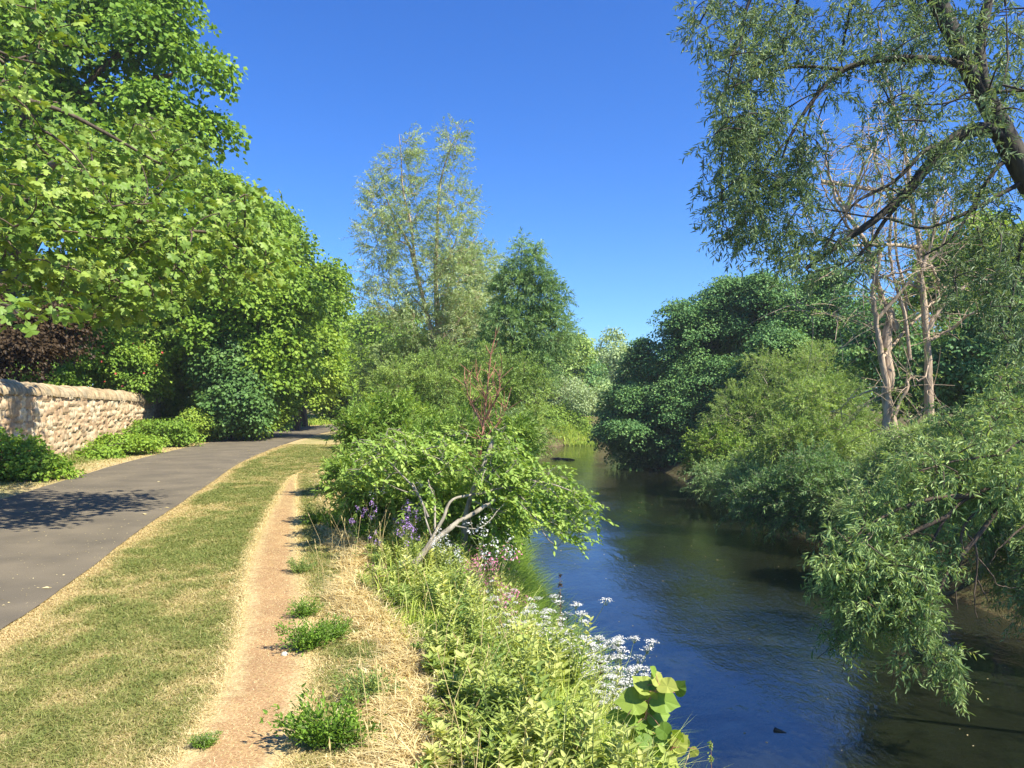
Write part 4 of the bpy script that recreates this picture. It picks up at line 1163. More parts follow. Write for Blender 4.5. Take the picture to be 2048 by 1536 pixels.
#--PART3--
# ------------------------------------------------------------------ bank vegetation (near side)
def bank_pts(n, y0, y1, u0, u1, rng, powr=1.0):
    """Points on the near bank: u 0 at the top edge, 1 at the water."""
    y = y0 + (y1 - y0) * rng.uniform(0, 1, n) ** powr
    u = rng.uniform(u0, u1, n)
    x = bt(y) + (wl(y) - bt(y)) * u
    return np.stack([x, y, gz(x, y)], 1), u


def bank_cover():
    rng = np.random.default_rng(61)
    # tall grass
    gb = MB()
    P, u = bank_pts(95000, 2.2, 24, .03, 1.04, rng, 1.6)
    cl = fbm(P[:, 0] * 1.3, P[:, 1] * 1.3, 91, 3)
    k = cl > .40
    P, u, cl = P[k], u[k], cl[k]
    h = (.10 + .36 * sstep(.02, .45, u)) * rng.uniform(.5, 1.35, len(P)) * (.7 + .8 * (cl - .4))
    lean = unit(rng.normal(size=(len(P), 3)) * [1, 1, 0] + [.25, -.1, 0]) * rng.uniform(.1, .6, len(P))[:, None]
    val = np.clip(rng.normal(.5, .2, len(P)) + .3 * (rng.uniform(0, 1, len(P)) > .9), 0, 1)
    blades(gb, P, h, .0045 + .0006 * P[:, 1], lean, rng.uniform(.2, 1, len(P)), val, rng)
    # taller thin flowering grass rising through the herbs
    P, u = bank_pts(5200, 2.3, 16, .1, 1.0, rng, 1.3)
    n = len(P)
    blades(gb, P, rng.uniform(.4, .85, n) * (.5 + .5 * sstep(.1, .5, u)), .0035 + .0005 * P[:, 1], unit(rng.normal(size=(n, 3)) * [1, 1, 0] + [.2, -.2, 0]) * rng.uniform(.08, .4, n)[:, None], rng.uniform(.2, .9, n), rng.uniform(.55, 1, n), rng)
    # reed-like grass dipping at the water edge
    P, u = bank_pts(16000, 7, 26, .8, 1.08, rng, 1.2)
    h = rng.uniform(.45, .95, len(P))
    lean = unit(rng.normal(size=(len(P), 3)) * [.6, .6, 0] + [.7, -.1, 0]) * rng.uniform(.15, .6, len(P))[:, None]
    blades(gb, P, h, .010 + .0005 * P[:, 1], lean, rng.uniform(.3, 1, len(P)), rng.uniform(0, .5, len(P)), rng)
    tag(gb.build('tall_grass', M['tallgrass']), kind='stuff')
    # leafy herbs: stems with pairs of lance leaves
    hb, sb = MB(), MB()
    P, u = bank_pts(9500, 2.4, 22, .08, 1.0, rng, 1.5)
    kk = fbm(P[:, 0] * 1.6 + 7, P[:, 1] * 1.6, 41, 3) > .44
    P, u = P[kk], u[kk]
    n = len(P); h = rng.uniform(.15, .62, n) * (.3 + .7 * sstep(0, .45, u)) * (.6 + .8 * vnoise(P[:, 0] * 2.5, P[:, 1] * 2.5, 6))
    tip = P + np.stack([rng.normal(size=n) * .07, rng.normal(size=n) * .07 - .02, h], 1)
    mid = (P + tip) / 2 + rng.normal(size=(n, 3)) * .03
    tubes(sb, np.stack([P, mid, tip], 1), np.broadcast_to([.004, .003, .0018], (n, 3)), 3)
    per = 34
    t = np.repeat((np.arange(per)[None] + .6) / per, n, 0) * .85 + .15
    A = P[:, None] * (1 - t[..., None]) + tip[:, None] * t[..., None]
    ang = np.arange(per) * 2.4 + rng.uniform(0, 6, n)[:, None]
    D = np.stack([np.cos(ang), np.sin(ang), np.broadcast_to(.15 + .5 * t, ang.shape)], -1)
    sz = (.02 + .042 * np.sin(t * pi * .85)) * rng.uniform(.6, 1.5, (n, 1))
    kind = rng.uniform(0, 1, (n, 1))
    wd = sz * np.where(kind < .5, .26, .5)
    val = np.clip(kind * .3 + rng.uniform(0, .5, (n, 1)) + .3 * t, 0, 1)
    scatter(hb, T_OVAL, A.reshape(-1, 3), D.reshape(-1, 3), (np.array([0, 0, 1.]) + rng.normal(size=(n * per, 3)) * .25), sz.ravel(), wd.ravel(), val.ravel())
    tag(hb.build('herb_undergrowth', M['herb']), kind='stuff')
    tag(sb.build('herb_stems_undergrowth', M['stem']), kind='stuff')
    # dry grass: long bleached tufts along the brow of the bank
    db = MB()
    n = 70000
    y = 2.3 + 21 * rng.uniform(0, 1, n) ** 1.9
    e0 = trail_x(y) + trail_w(y) + .10; e1 = bt(y) + .12
    q = rng.uniform(0, 1, n) ** .8
    x = e0 + (e1 - e0) * q + rng.normal(size=n) * .05
    cl = fbm(x * 2.2, y * 2.2, 55, 3)
    k = (cl > .38) | (q > .7)
    x, y, q, cl = x[k], y[k], q[k], cl[k]; n = len(x)
    P = np.stack([x, y, gz(x, y) - .01], 1)
    h = (.03 + .15 * q ** 1.5) * rng.uniform(.5, 1.4, n) * (.6 + .9 * np.clip(cl - .3, 0, 1))
    lean = unit(rng.normal(size=(n, 3)) * [.8, .8, 0] + [-.35 + .7 * vnoise(x * 1.3, y * 1.3, 7)[0], -.35, 0]) * rng.uniform(.3, 1.1, n)[:, None]
    blades(db, P, h, .0055 + .0006 * y, lean, rng.uniform(.4, 1, n), rng.uniform(0, 1, n), rng)
    n2 = 60000
    y2 = 2.6 + 14.5 * rng.uniform(0, 1, n2) ** 1.7
    s2 = rng.normal(size=n2) * .62
    s2 = np.where(rng.uniform(0, 1, n2) < .55, np.sign(s2) * (1.02 + .22 * rng.normal(size=n2)), s2)
    x2 = trail_x(y2) + trail_w(y2) * 1.1 * s2
    P2 = np.stack([x2, y2, gz(x2, y2) + .010], 1)
    lp = unit(rng.normal(size=(n2, 3)) * [1, .8, 0])
    V1 = P2 + lp * (rng.uniform(.012, .05, n2))[:, None] + np.array([0, 0, 1.]) * (rng.uniform(.002, .02, n2) * (.4 + .6 * (np.abs(s2) > .9)))[:, None]
    sd = np.cross(lp, [0, 0, 1.]) * (.0012 + .00035 * y2)[:, None]
    mbv = np.stack([P2 - sd, P2 + sd, V1], 1)
    trs = MB(); trs.add(mbv.reshape(-1, 3), np.arange(n2 * 3).reshape(-1, 3), np.repeat(rng.uniform(0, .9, n2), 3))
    tag(trs.build('loose_straw_litter', M['straw']), kind='stuff')
    # seed stalks
    P, u = bank_pts(300, 2.4, 14, -.12, .6, rng, 1.3)
    n = len(P); hh = rng.uniform(.25, .6, n); ln = unit(rng.normal(size=(n, 3)) * [1, 1, 0]) * .16
    Q = np.stack([P, P + ln * hh[:, None] * .5 + np.stack([0 * hh, 0 * hh, hh * .6], 1), P + ln * hh[:, None] * 2 + np.stack([0 * hh, 0 * hh, hh], 1)], 1)
    tubes(db, Q, np.broadcast_to([.0016, .0013, .0009], (n, 3)), 3, .5)
    E = Q[:, -1]
    scatter(db, T_RHOMB, E, Q[:, -1] - Q[:, -2], rng.normal(size=(n, 3)), .05, .007, .4)
    scatter(db, T_RHOMB, E, Q[:, -1] - Q[:, -2], rng.normal(size=(n, 3)), .05, .007, .3)
    tag(db.build('dry_grass', M['straw']), kind='stuff')


bank_cover()


def lawn():
    rng = np.random.default_rng(71)
    mb = MB()
    n = 380000
    y = 3.0 + 24 * rng.uniform(0, 1, n) ** 2.0
    xl = path_x(y) + 1.30 + .14 * vnoise(y * 4, y * 0 + 3, 5); xr = bt(y) - .1
    x = xl + (xr - xl) * rng.uniform(0, 1, n)
    out = x < -y * .70
    x, y = x[~out], y[~out]
    dt = np.abs(x - trail_x(y)) / trail_w(y)
    k = (dt > .85) | (y > 19) | (rng.uniform(0, 1, len(x)) < .10 + .5 * sstep(.35, .85, dt))
    x, y = x[k], y[k]; n = len(x)
    g = lawn_green(x, y)
    val = np.clip(g * .95 + rng.normal(size=n) * .20, 0, 1)
    P = np.stack([x, y, gz(x, y) - .004], 1)
    h = (.014 + .022 * g) * rng.uniform(.5, 1.5, n) * (1 + .02 * y)
    lean = unit(rng.normal(size=(n, 3)) * [1, 1, 0]) * rng.uniform(.3, 1.4, n)[:, None]
    blades(mb, P, h, .0035 + .0006 * y, lean, rng.uniform(.3, 1, n), val, rng)
    # far-side verge: longer grass between path and wall or bushes
    n = 26000
    y = 10 + 36 * rng.uniform(0, 1, n) ** 1.4
    x = path_x(y) - 1.42 - 2.9 * rng.uniform(0, 1, n) ** .8
    q = np.clip((path_x(y) - 1.42 - x) / 2.4, 0, 1)
    P = np.stack([x, y, gz(x, y)], 1)
    h = (.03 + .20 * sstep(.3, .9, q)) * rng.uniform(.5, 1.4, n)
    blades(mb, P, h, .012 + .0006 * y, unit(rng.normal(size=(n, 3)) * [1, 1, 0]) * .5, rng.uniform(.2, 1, n), np.clip(sstep(.15, .5, q) + rng.normal(size=n) * .2, 0, 1), rng)
    tag(mb.build('mown_grass', M['lawn']), kind='stuff')
    # tall green grass at the far bends
    fb = MB()
    n = 9000
    y = rng.uniform(40, 66, n); x = path_x(y) + rng.choice([-1, 1], n) * rng.uniform(1.7, 4.2, n)
    P = np.stack([x, y, gz(x, y)], 1)
    P2 = np.stack([rng.uniform(1.6, 6.4, 5000), rng.uniform(59.5, 63, 5000), np.full(5000, -1.9)], 1)
    P = np.vstack([P, P2]); n = len(P); P[:, 2] = np.maximum(gz(P[:, 0], P[:, 1]), -2.05)
    blades(fb, P, rng.uniform(.2, .6, n), .035, unit(rng.normal(size=(n, 3)) * [1, 1, 0]) * .4, rng.uniform(.2, 1, n), rng.uniform(.2, .8, n), rng)
    tag(fb.build('rough_grass', M['tallgrass']), kind='stuff')


lawn()

# leaf litter: pale fallen leaves and grit on the path
def litter():
    rng = np.random.default_rng(81)
    mb = MB()
    n = 1300
    y = 4.5 + 22 * rng.uniform(0, 1, n) ** 1.5; s = rng.uniform(-1, 1, n); x = path_x(y) + np.sign(s) * np.abs(s) ** .55 * 1.36
    P = np.stack([x, y, gz(x, y) + .017], 1)
    sz = rng.uniform(.006, .026, n); sz[:9] = .09
    scatter(mb, T_RHOMB, P, rng.normal(size=(n, 3)) * [1, 1, .05], np.array([0, 0, 1.]) + rng.normal(size=(n, 3)) * .15, sz, sz * .6, rng.uniform(0, 1, n))
    tag(mb.build('fallen_leaves', M['straw']), kind='stuff')
litter()


# ------------------------------------------------------------------ flowering plants and weeds, one object each
def umbel(fb, sb, p, r, rng):
    """Flat compound umbel of tiny white flowers."""
    k = int(9 + 5 * rng.uniform())
    a = np.arange(k) * 2.4; q = np.sqrt((np.arange(k) + .5) / k) * r
    ring = p + np.stack([np.cos(a) * q, np.sin(a) * q, .012 - q * q / r * .35 + rng.normal(size=k) * .003], 1)
    root = p - np.array([0, 0, r * .9])
    tubes(sb, np.stack([np.repeat(root[None], k, 0), ring], 1), np.full((k, 2), .0009), 3)
    for c in ring:
        m = 7
        pp = c + rng.normal(size=(m, 3)) * [.009, .009, .003]
        scatter(fb, T_DISC, pp, rng.normal(size=(m, 3)) * [1, 1, .1], np.array([0, 0, 1.]) + rng.normal(size=(m, 3)) * .45, .0085, .0085, rng.uniform(0, 1, m))


def make_parsley(seed, h):
    rng = np.random.default_rng(seed)
    root = empty('cow_parsley', (0, 0, -50))
    sb, lb = MB(), MB()
    top = np.array([rng.normal() * .06, rng.normal() * .06, h])
    c, _ = limb(sb, [(0, 0, 0), (.01, .02, h * .4), top * [.8, .8, .8], top], .0045, .0022, 5, 5)
    heads = [top]
    for i in range(6):
        t = rng.uniform(.45, .85); s = c[int(t * (len(c) - 1))]
        a = i * 2.2 + rng.uniform(0, 1); L = rng.uniform(.16, .32)
        e = s + np.array([cos(a) * L * .7, sin(a) * L * .7, L * .8])
        limb(sb, [s, (s + e) / 2 + [cos(a) * .03, sin(a) * .03, -.01], e], .0026, .0014, 4, 3)
        heads.append(e)
    stm = None
    hd = []
    for e in heads:
        fb = MB(); umbel(fb, sb, np.zeros(3) + e, rng.uniform(.028, .045), rng)
        hd.append(fb)
    for i in range(9):
        a = i * 2.4; z = rng.uniform(.05, .6) * h; L = rng.uniform(.12, .22)
        k = 26; q = rng.uniform(.2, 1, k)
        ax = np.array([cos(a), sin(a), .25])
        sd = np.array([-sin(a), cos(a), 0])
        P = np.array([0, 0, z]) + ax * (q * L)[:, None] + sd * (rng.uniform(-1, 1, k) * (1.1 - q) * L * .45)[:, None]
        scatter(lb, T_RHOMB, P, ax + sd * rng.normal(size=(k, 1)) * .8 + rng.normal(size=(k, 3)) * .2, np.array([0, 0, 1.]) + rng.normal(size=(k, 3)) * .3, .035, .012, rng.uniform(.3, 1, k))
    sb.build('stem', M['stem'], root); lb.build('leaves', M['herb'], root)
    for fb in hd:
        fb.build('flower_head', M['white'], root)
    return root


def make_rocket(seed, h, petal, name, nfl=26, size=.017):
    rng = np.random.default_rng(seed)
    root = empty(name, (0, 0, -50))
    sb, lb = MB(), MB()
    c, _ = limb(sb, [(0, 0, 0), (.02, -.01, h * .5), (rng.normal() * .04, rng.normal() * .04, h)], .004, .0018, 5, 5)
    heads = [c[-1]]
    for i in range(3):
        s = c[int(rng.uniform(.6, .8) * (len(c) - 1))]; a = i * 2.1 + rng.uniform(0, 1); e = s + np.array([cos(a) * .09, sin(a) * .09, .16])
        limb(sb, [s, (s + e) / 2 + [cos(a) * .01, sin(a) * .01, 0], e], .0022, .0013, 4, 3); heads.append(e)
    k = 22; t = (np.arange(k) + .5) / k; P = np.stack([np.interp(t * .8, np.linspace(0, 1, len(c)), c[:, i]) for i in range(3)], 1)
    a = np.arange(k) * 2.4
    scatter(lb, T_OVAL, P, np.stack([np.cos(a), np.sin(a), .25 + 0 * a], 1), np.array([0, 0, 1.]) + rng.normal(size=(k, 3)) * .2, .095 * (1.15 - t), .03 * (1.15 - t), rng.uniform(.1, .7, k))
    sb.build('stem', M['stem'], root); lb.build('leaves', M['herb'], root)
    for e in heads:
        fb = MB()
        q = rng.normal(size=(nfl, 3)) * [.022, .022, .030] + [0, 0, -.01]
        for j in range(4):
            aa = rng.uniform(0, 6, nfl)
            dd = unit(q + [0, 0, .02]); sd = unit(np.cross(dd, rng.normal(size=dd.shape)))
            scatter(fb, T_RHOMB, e + q, sd, dd + rng.normal(size=dd.shape) * .2, size * .62, size * .55, rng.uniform(0, 1, nfl))
        fb.build('flower_cluster', M[petal], root)
    return root


used = set()


def place(proto, x, y, dz, rz, sc, label, cat, group):
    o = proto if proto.name not in used else copy_tree(proto)
    used.add(proto.name)
    o.location = (x, y, float(gz(x, y)) + dz); o.rotation_euler = (0, 0, rz); o.scale = (sc, sc, sc)
    return tag(o, label, cat, group)


def near(px, py):
    return .84 if py > 1120 and px < 1060 else (.80 if py > 930 and px < 1060 else 1.0)


def put(protos, spots, cat, group, labf, hmin=.75, hmax=1.15, seed=0):
    """spots: (px, py, Y) of the flower head in the photograph; the plant stands below it on the bank."""
    rng = np.random.default_rng(seed)
    for i, (px, py, Y) in enumerate(spots):
        pr, h = protos[i % len(protos)]
        Y = Y * near(px, py)
        w = W(px, py, Y)
        g = float(gz(w[0], w[1]))
        sc = max(.45, min(1.5, (w[2] - g) / h))
        place(pr, w[0], w[1], (w[2] - g) - h * sc if w[2] - g < h * sc else 0.0, rng.uniform(0, 6.28), sc, labf(i, px, py), cat, group)


rp = np.random.default_rng(5)
par = [(make_parsley(s, .9), .9) for s in (1, 2, 3, 4)]
spots = [(1078, 1200, 6.9), (1090, 1225, 6.6), (1110, 1225, 6.8), (1115, 1240, 6.4), (1145, 1260, 6.2), (1170, 1248, 6.3), (1165, 1290, 6.0), (1180, 1280, 6.0), (1195, 1290, 5.9), (1225, 1282, 5.7), (1246, 1300, 5.6),
         (1060, 1240, 6.6), (1085, 1262, 6.3), (1110, 1280, 6.1), (1130, 1290, 6.0), (1060, 1280, 6.2), (1150, 1230, 6.5), (1210, 1325, 5.5), (1190, 1310, 5.6), (1240, 1362, 5.1), (1225, 1372, 5.1), (1255, 1358, 5.1),
         (1262, 1375, 5.0), (1205, 1400, 5.0), (1190, 1395, 5.0), (1262, 1415, 4.8), (1000, 1170, 7.2), (1025, 1195, 7.0), (975, 1200, 7.0), (985, 1230, 6.7), (1005, 1258, 6.3), (960, 1260, 6.3), (935, 1290, 6.1), (925, 1310, 5.9),
         (1020, 1230, 6.6), (1040, 1275, 6.2), (1000, 1300, 6.0), (965, 1240, 6.5), (1080, 1300, 5.9), (1035, 1320, 5.8), (1115, 1330, 5.6), (1075, 1350, 5.5), (1160, 1335, 5.6), (1130, 1380, 5.2), (950, 1345, 5.6), (900, 1290, 6.0), (1035, 1400, 5.1), (1005, 1345, 5.6), (1060, 1215, 6.8), (1100, 1250, 6.4), (1180, 1345, 5.5), (1140, 1310, 5.8)]
spots = spots + [(p[0] + rp.normal() * 24, p[1] + rp.normal() * 18, p[2] + rp.normal() * .15) for p in spots[5:]]


def parlab(i, px, py):
    if px > 1150 and py < 1330: return 'white cow parsley standing out against the river, right of the flowery bank'
    if px > 1150: return 'white cow parsley close to the big-leaved poplar sapling'
    if px > 1040: return 'white cow parsley at the brink of the bank above the water'
    return 'white cow parsley among the green herbs of the bank slope'


put(par, spots, 'wildflower', 'cow parsley on the river bank', parlab, seed=3)
roc = [(make_rocket(s, .85, 'purple', 'purple_rocket', 17, .019), .85) for s in (11, 12, 13)]
spots = [(700, 1010, 9.6), (778, 1002, 9.6), (790, 1035, 9.2), (770, 1040, 9.3), (832, 1025, 9.3), (822, 1028, 9.2), (805, 1030, 9.4), (840, 1045, 9.1), (806, 1058, 8.9), (796, 1086, 8.7), (762, 1010, 9.7), (775, 1050, 9.1), (812, 1000, 9.7), (862, 1184, 7.2), (893, 1197, 7.1), (868, 1232, 6.7), (827, 1005, 9.8), (785, 1015, 9.5), (764, 1060, 9.0), (845, 1062, 9.0)]
spots = [(p[0] + rp.normal() * 14, p[1] + rp.normal() * 10, p[2]) for p in spots[::2]]
put(roc, spots, 'wildflower', 'purple rocket flowers on the bank', lambda i, px, py: 'purple flower spike low on the bank between pink campions' if py > 1150 else 'purple flower spike in the clump left of the leaning pale trunk', seed=4)
whr = [(make_rocket(s, .85, 'white', 'white_rocket', 16), .85) for s in (21, 22)]
spots = [(956, 1035, 9.0), (970, 1145, 8.0), (916, 1105, 8.3), (805, 1110, 8.3), (880, 1070, 8.6), (1000, 1075, 8.6), (850, 965, 10.2), (700, 880, 13), (752, 968, 10.5), (778, 822, 15), (980, 1080, 8.4), (870, 1055, 8.6), (905, 1085, 8.4)]
put(whr, spots, 'wildflower', 'pale rocket flowers on the bank', lambda i, px, py: 'white flower spike beside the fallen-looking pale trunk' if px > 790 else 'white flower spike at the left of the thicket', seed=5)
cam_ = [(make_rocket(s, .6, 'pink', 'pink_campion', 14, .013), .6) for s in (31, 32, 33)]
spots = [(835, 1215, 7.0), (850, 1225, 6.9), (820, 1225, 6.9), (842, 1240, 6.8), (860, 1215, 7.0), (815, 1205, 7.2), (940, 1130, 8.0), (955, 1140, 7.9), (965, 1110, 8.2), (950, 1160, 7.7), (880, 1220, 6.9), (870, 1205, 7.1), (830, 1250, 6.6), (755, 1150, 7.6), (765, 1130, 7.8), (1000, 1195, 7.0), (1010, 1225, 6.7), (1020, 1180, 7.1), (935, 1175, 7.5), (1045, 1255, 6.4), (905, 1250, 6.6), (985, 1150, 7.6)]
spots = spots + [(p[0] + rp.normal() * 14, p[1] + rp.normal() * 10, p[2] + rp.normal() * .1) for p in spots]
put(cam_, spots, 'wildflower', 'pink campions on the bank', lambda i, px, py: 'small pink campion in the patch beside the dry grass edge' if px < 900 else 'small pink campion in the taller herbs near the water', seed=6)


# dark green weeds in the straw
def weed(px, py, r, label, seed, dark=True):
    rng = np.random.default_rng(seed)
    Yd = 1.6 * F / (py - HZ)
    x = (px - 1024) / F * Yd
    base = np.array([x, Yd, float(gz(x, Yd))])
    t = empty('mugwort_plant', base); tag(t, label, 'plant', 'dark weeds beside the trodden trail')
    sb, lb = MB(), MB()
    ns = 34
    a = rng.uniform(0, 2 * pi, ns); el = rng.uniform(.3, 1.2, ns); L = r * rng.uniform(.6, 1.2, ns)
    E = np.stack([np.cos(a) * np.cos(el) * L, np.sin(a) * np.cos(el) * L, np.sin(el) * L * .75 + .02], 1)
    mid = E * .5 + [0, 0, .03]
    tubes(sb, np.stack([np.zeros((ns, 3)), mid, E], 1), np.broadcast_to([.003, .002, .0012], (ns, 3)), 3)
    per = 60; idx = np.repeat(np.arange(ns), per); q = rng.uniform(.15, 1.05, ns * per)[:, None]
    P = E[idx] * q + rng.normal(size=(ns * per, 3)) * .018 * r / .2
    scatter(lb, T_OVAL, P, E[idx] * 2 + rng.normal(size=P.shape) * .25, np.array([0, 0, 1.]) + rng.normal(size=P.shape) * .5, r * .11 * rng.uniform(.5, 1.3, len(P)), r * .045, rng.uniform(0, .8, len(P)))
    sb.build('stem', M['stem'], t); lb.build('leaves', M['syc'] if dark else M['herb'], t)


weed(620, 1300, .22, 'spreading dark green weed in the straw, with brown dead stems on its trail side', 1)
weed(672, 1278, .15, 'small weed just behind the spreading one, further from the trail', 2)
weed(612, 1232, .15, 'flat dark weed at the trail edge, farther up than the spreading one', 3)
weed(660, 1490, .26, 'dark green weed nearest the camera beside the trail', 4)
weed(600, 1145, .15, 'thin sparse weed where the trail narrows', 5, False)
weed(735, 1400, .17, 'grassy blue-green weed half hidden in the long straw', 6, False)
weed(640, 1050, .26, 'grey-green nettle clump at the left end of the near thicket', 7)
weed(690, 1065, .30, 'large grey-green nettle clump between the straw and the purple flowers', 8)
weed(735, 1085, .30, 'grey-green nettle clump just left of the leaning pale trunk', 9)
weed(650, 985, .22, 'nettle clump where the bleached grass meets the trail end', 10, False)
weed(412, 1495, .08, 'tiny dark weed alone in the lawn left of the trail', 11)

# pale stone at the trail edge
sm, snt, sbb = mat('pale_stone'); sbb.inputs['Base Color'].default_value = (.62, .58, .42, 1); sbb.inputs['Roughness'].default_value = .8
def stone(name, label, x, y, z, s, m, seed, cat='stone'):
    rng = np.random.default_rng(seed)
    mb = MB(); nu, nv = 14, 9
    V = []
    for i in range(nv):
        for j in range(nu):
            a, b = 2 * pi * j / nu, pi * i / (nv - 1)
            d = np.array([cos(a) * sin(b), sin(a) * sin(b), cos(b)])
            V.append(d * np.array(s) * (1 + .25 * (vnoise(np.array(d[0] * 2 + seed), np.array(d[1] * 2 + d[2] * 2.3), seed) - .5)))
    f = []
    for i in range(nv - 1):
        for j in range(nu):
            a, b = i * nu + j, i * nu + (j + 1) % nu
            f += [(a, b, b + nu), (a, b + nu, a + nu)]
    mb.add(V, f); o = mb.build(name, m, smooth=True); o.location = (x, y, z)
    return tag(o, label, cat)
w = W(569, 1313, 1.6 * F / (1313 - HZ))
stone('stone', 'small pale stone lying at the right edge of the dirt trail', w[0], w[1], .02, (.022, .017, .02), sm, 3)

# ------------------------------------------------------------------ the leaning elm over the bank
def elm():
    rng = np.random.default_rng(66)
    KE = .84
    base = np.array([W(815, 1175, 7.3)[0], 7.3, 0]); base[2] = gz(base[0], base[1]) - .05
    t = empty('elm_tree', base)
    tag(t, 'young elm leaning from the bank, pale bare lower trunk, leafy branches drooping over the river', 'tree')
    tb, cb = MB(), MB()
    def w(*p): return [W(a[0], a[1], a[2] * KE) for a in p]
    N = []
    L = [([base] + w((815, 1150, 8.6), (850, 1100, 8.7), (905, 1050, 8.9), (955, 1018, 9.1), (990, 995, 9.2)), .033, .018),
         (w((850, 1100, 8.7), (885, 1040, 8.9), (905, 1000, 9.1), (960, 988, 9.3), (1020, 975, 9.5), (1075, 985, 9.5)), .017, .007),
         (w((865, 1080, 8.8), (852, 1040, 8.9), (845, 1010, 9.0), (820, 970, 9.2)), .010, .004), (w((857, 1035, 8.9), (830, 980, 9.2), (780, 930, 9.6), (740, 900, 10)), .012, .004),
         (w((870, 1060, 8.9), (868, 1000, 9.2), (855, 960, 9.5), (880, 940, 9.8)), .012, .004),
         ([np.array([W(925, 1140, 8.2)[0], 8.2, gz(W(925, 1140, 8.2)[0], 8.2) - .05])] + w((928, 1090, 9.8), (932, 1040, 9.8), (940, 1000, 9.8), (965, 930, 9.9), (985, 880, 10)), .045, .02),
         (w((1020, 975, 9.5), (1060, 960, 9.4), (1110, 985, 9.3), (1150, 1040, 9.2)), .014, .004), (w((1060, 960, 9.4), (1130, 975, 9.4), (1185, 1010, 9.4)), .012, .004), (w((1010, 975, 9.5), (1050, 1000, 9.2), (1090, 1060, 9.0), (1120, 1090, 9)), .012, .004),
         (w((945, 985, 9.8), (1000, 930, 9.9), (1040, 920, 9.9)), .014, .004), (w((940, 1000, 9.8), (1000, 1020, 9.4), (1060, 1040, 9.2)), .012, .004), (w((900, 1050, 8.9), (960, 1055, 8.9), (1010, 1010, 9.1)), .008, .003)]
    for pts, a, b in L:
        c, _ = limb(tb, pts, a, b, 8, 8, .02, rng=rng); N.append(c)
    N = np.vstack(N)
    zones = [(800, 930, 90, 45, 9.9, .4, 70), (900, 930, 90, 50, 10, .4, 90), (1000, 930, 70, 50, 9.8, .4, 85), (1070, 960, 70, 40, 9.5, .3, 65), (1140, 1000, 45, 28, 9.3, .2, 26), (1100, 1030, 50, 30, 9.2, .2, 26), (1140, 1060, 35, 30, 9.1, .15, 16),
             (1050, 1010, 50, 30, 9.3, .25, 34), (1000, 880, 40, 40, 10, .3, 34), (860, 900, 60, 35, 10.2, .4, 42), (740, 890, 40, 25, 10.3, .3, 26), (1185, 1020, 14, 16, 9.3, .08, 5), (1140, 1120, 14, 16, 9.0, .08, 5), (960, 975, 60, 30, 9.6, .3, 28), (930, 1100, 40, 50, 9.6, .2, 26), (720, 940, 30, 40, 10, .3, 18), (980, 1060, 40, 30, 9.4, .2, 20), (860, 1000, 70, 30, 9.8, .4, 34), (770, 960, 50, 30, 10, .4, 26), (1000, 1010, 60, 30, 9.6, .3, 30), (900, 880, 80, 26, 10.6, .4, 40), (800, 880, 70, 26, 10.6, .4, 30)]
    T = []
    for px, py, rx, ry, Yd, sp, k in zones:
        for _ in range(k):
            a = rng.uniform(0, 2 * pi); r = math.sqrt(rng.uniform(0, 1))
            T.append(W(px + rx * r * cos(a), py + ry * r * sin(a), (Yd + rng.normal() * sp) * KE))
    T = np.array(T)
    T = T[vnoise(T[:, 0] * 3.5, T[:, 2] * 4 + T[:, 1] * 1.5, 23) > .27]
    grow(tb, N, T, r0=.008, r1=.002, m=6, rng=rng, up=.1, k=4)
    n = len(T); per = 15
    D = unit(np.array([.55, -.1, -.12]) + rng.normal(size=(n, 3)) * .5)
    idx = np.repeat(np.arange(n), per); q = np.tile(np.arange(per) / per, n)
    sgn = np.tile(np.where(np.arange(per) % 2, 1, -1), n)
    side = unit(np.cross(D, [0, 0, 1.]))[idx]
    P = T[idx] + D[idx] * (q * .26 - .06)[:, None] - np.array([0, 0, 1]) * (q ** 2 * .09)[:, None] + rng.normal(size=(n * per, 3)) * .006
    dd = D[idx] * .6 + side * sgn[:, None] * .8 - np.array([0, 0, .35]) + rng.normal(size=P.shape) * .2
    scatter(cb, T_OVAL, P, dd, np.array([0, 0, 1.]) + rng.normal(size=P.shape) * .3, .055 * rng.uniform(.6, 1.25, len(P)), .032, np.clip(rng.uniform(0, .6, n)[idx] + rng.uniform(0, .4, len(P)), 0, 1))
    rebase(tb, base).build('trunk', M['barkgrey'], t, True)
    rebase(cb, base).build('crown', M['elm'], t)
    # dead red-brown shoots
    rb = MB()
    b2 = np.array([W(955, 960, 11)[0], 11.0, 0]); b2[2] = gz(b2[0], b2[1]) - .05
    t2 = empty('dead_sapling', b2); tag(t2, 'leafless red-brown sapling standing up above the middle of the thicket', 'sapling')
    NN = []
    for pts, a, b in [([b2] + w((962, 920, 11), (968, 860, 11), (975, 800, 11), (982, 740, 11), (985, 705, 11)), .026, .006), (w((968, 860, 11), (940, 800, 11.1), (928, 760, 11.1)), .012, .004), (w((970, 840, 11), (995, 790, 10.9), (1000, 745, 10.9)), .012, .004),
                      (w((974, 805, 11), (960, 770, 11), (955, 740, 11)), .007, .002), (w((966, 880, 11), (1000, 840, 11), (1015, 800, 11)), .008, .002)]:
        c, _ = limb(rb, pts, a, b, 6, 7, .02, rng=rng); NN.append(c)
    NN = np.vstack(NN)
    S = NN[rng.choice(len(NN), 110)]; E = S + unit(rng.normal(size=S.shape) * [.6, .4, .3] + [0, 0, .9]) * rng.uniform(.12, .35, (110, 1))
    tubes(rb, np.stack([S, (S + E) / 2 + rng.normal(size=S.shape) * .015, E], 1), np.broadcast_to([.005, .004, .0025], (110, 3)), 4)
    rebase(rb, b2).build('stem', M['redstem'], t2, True)


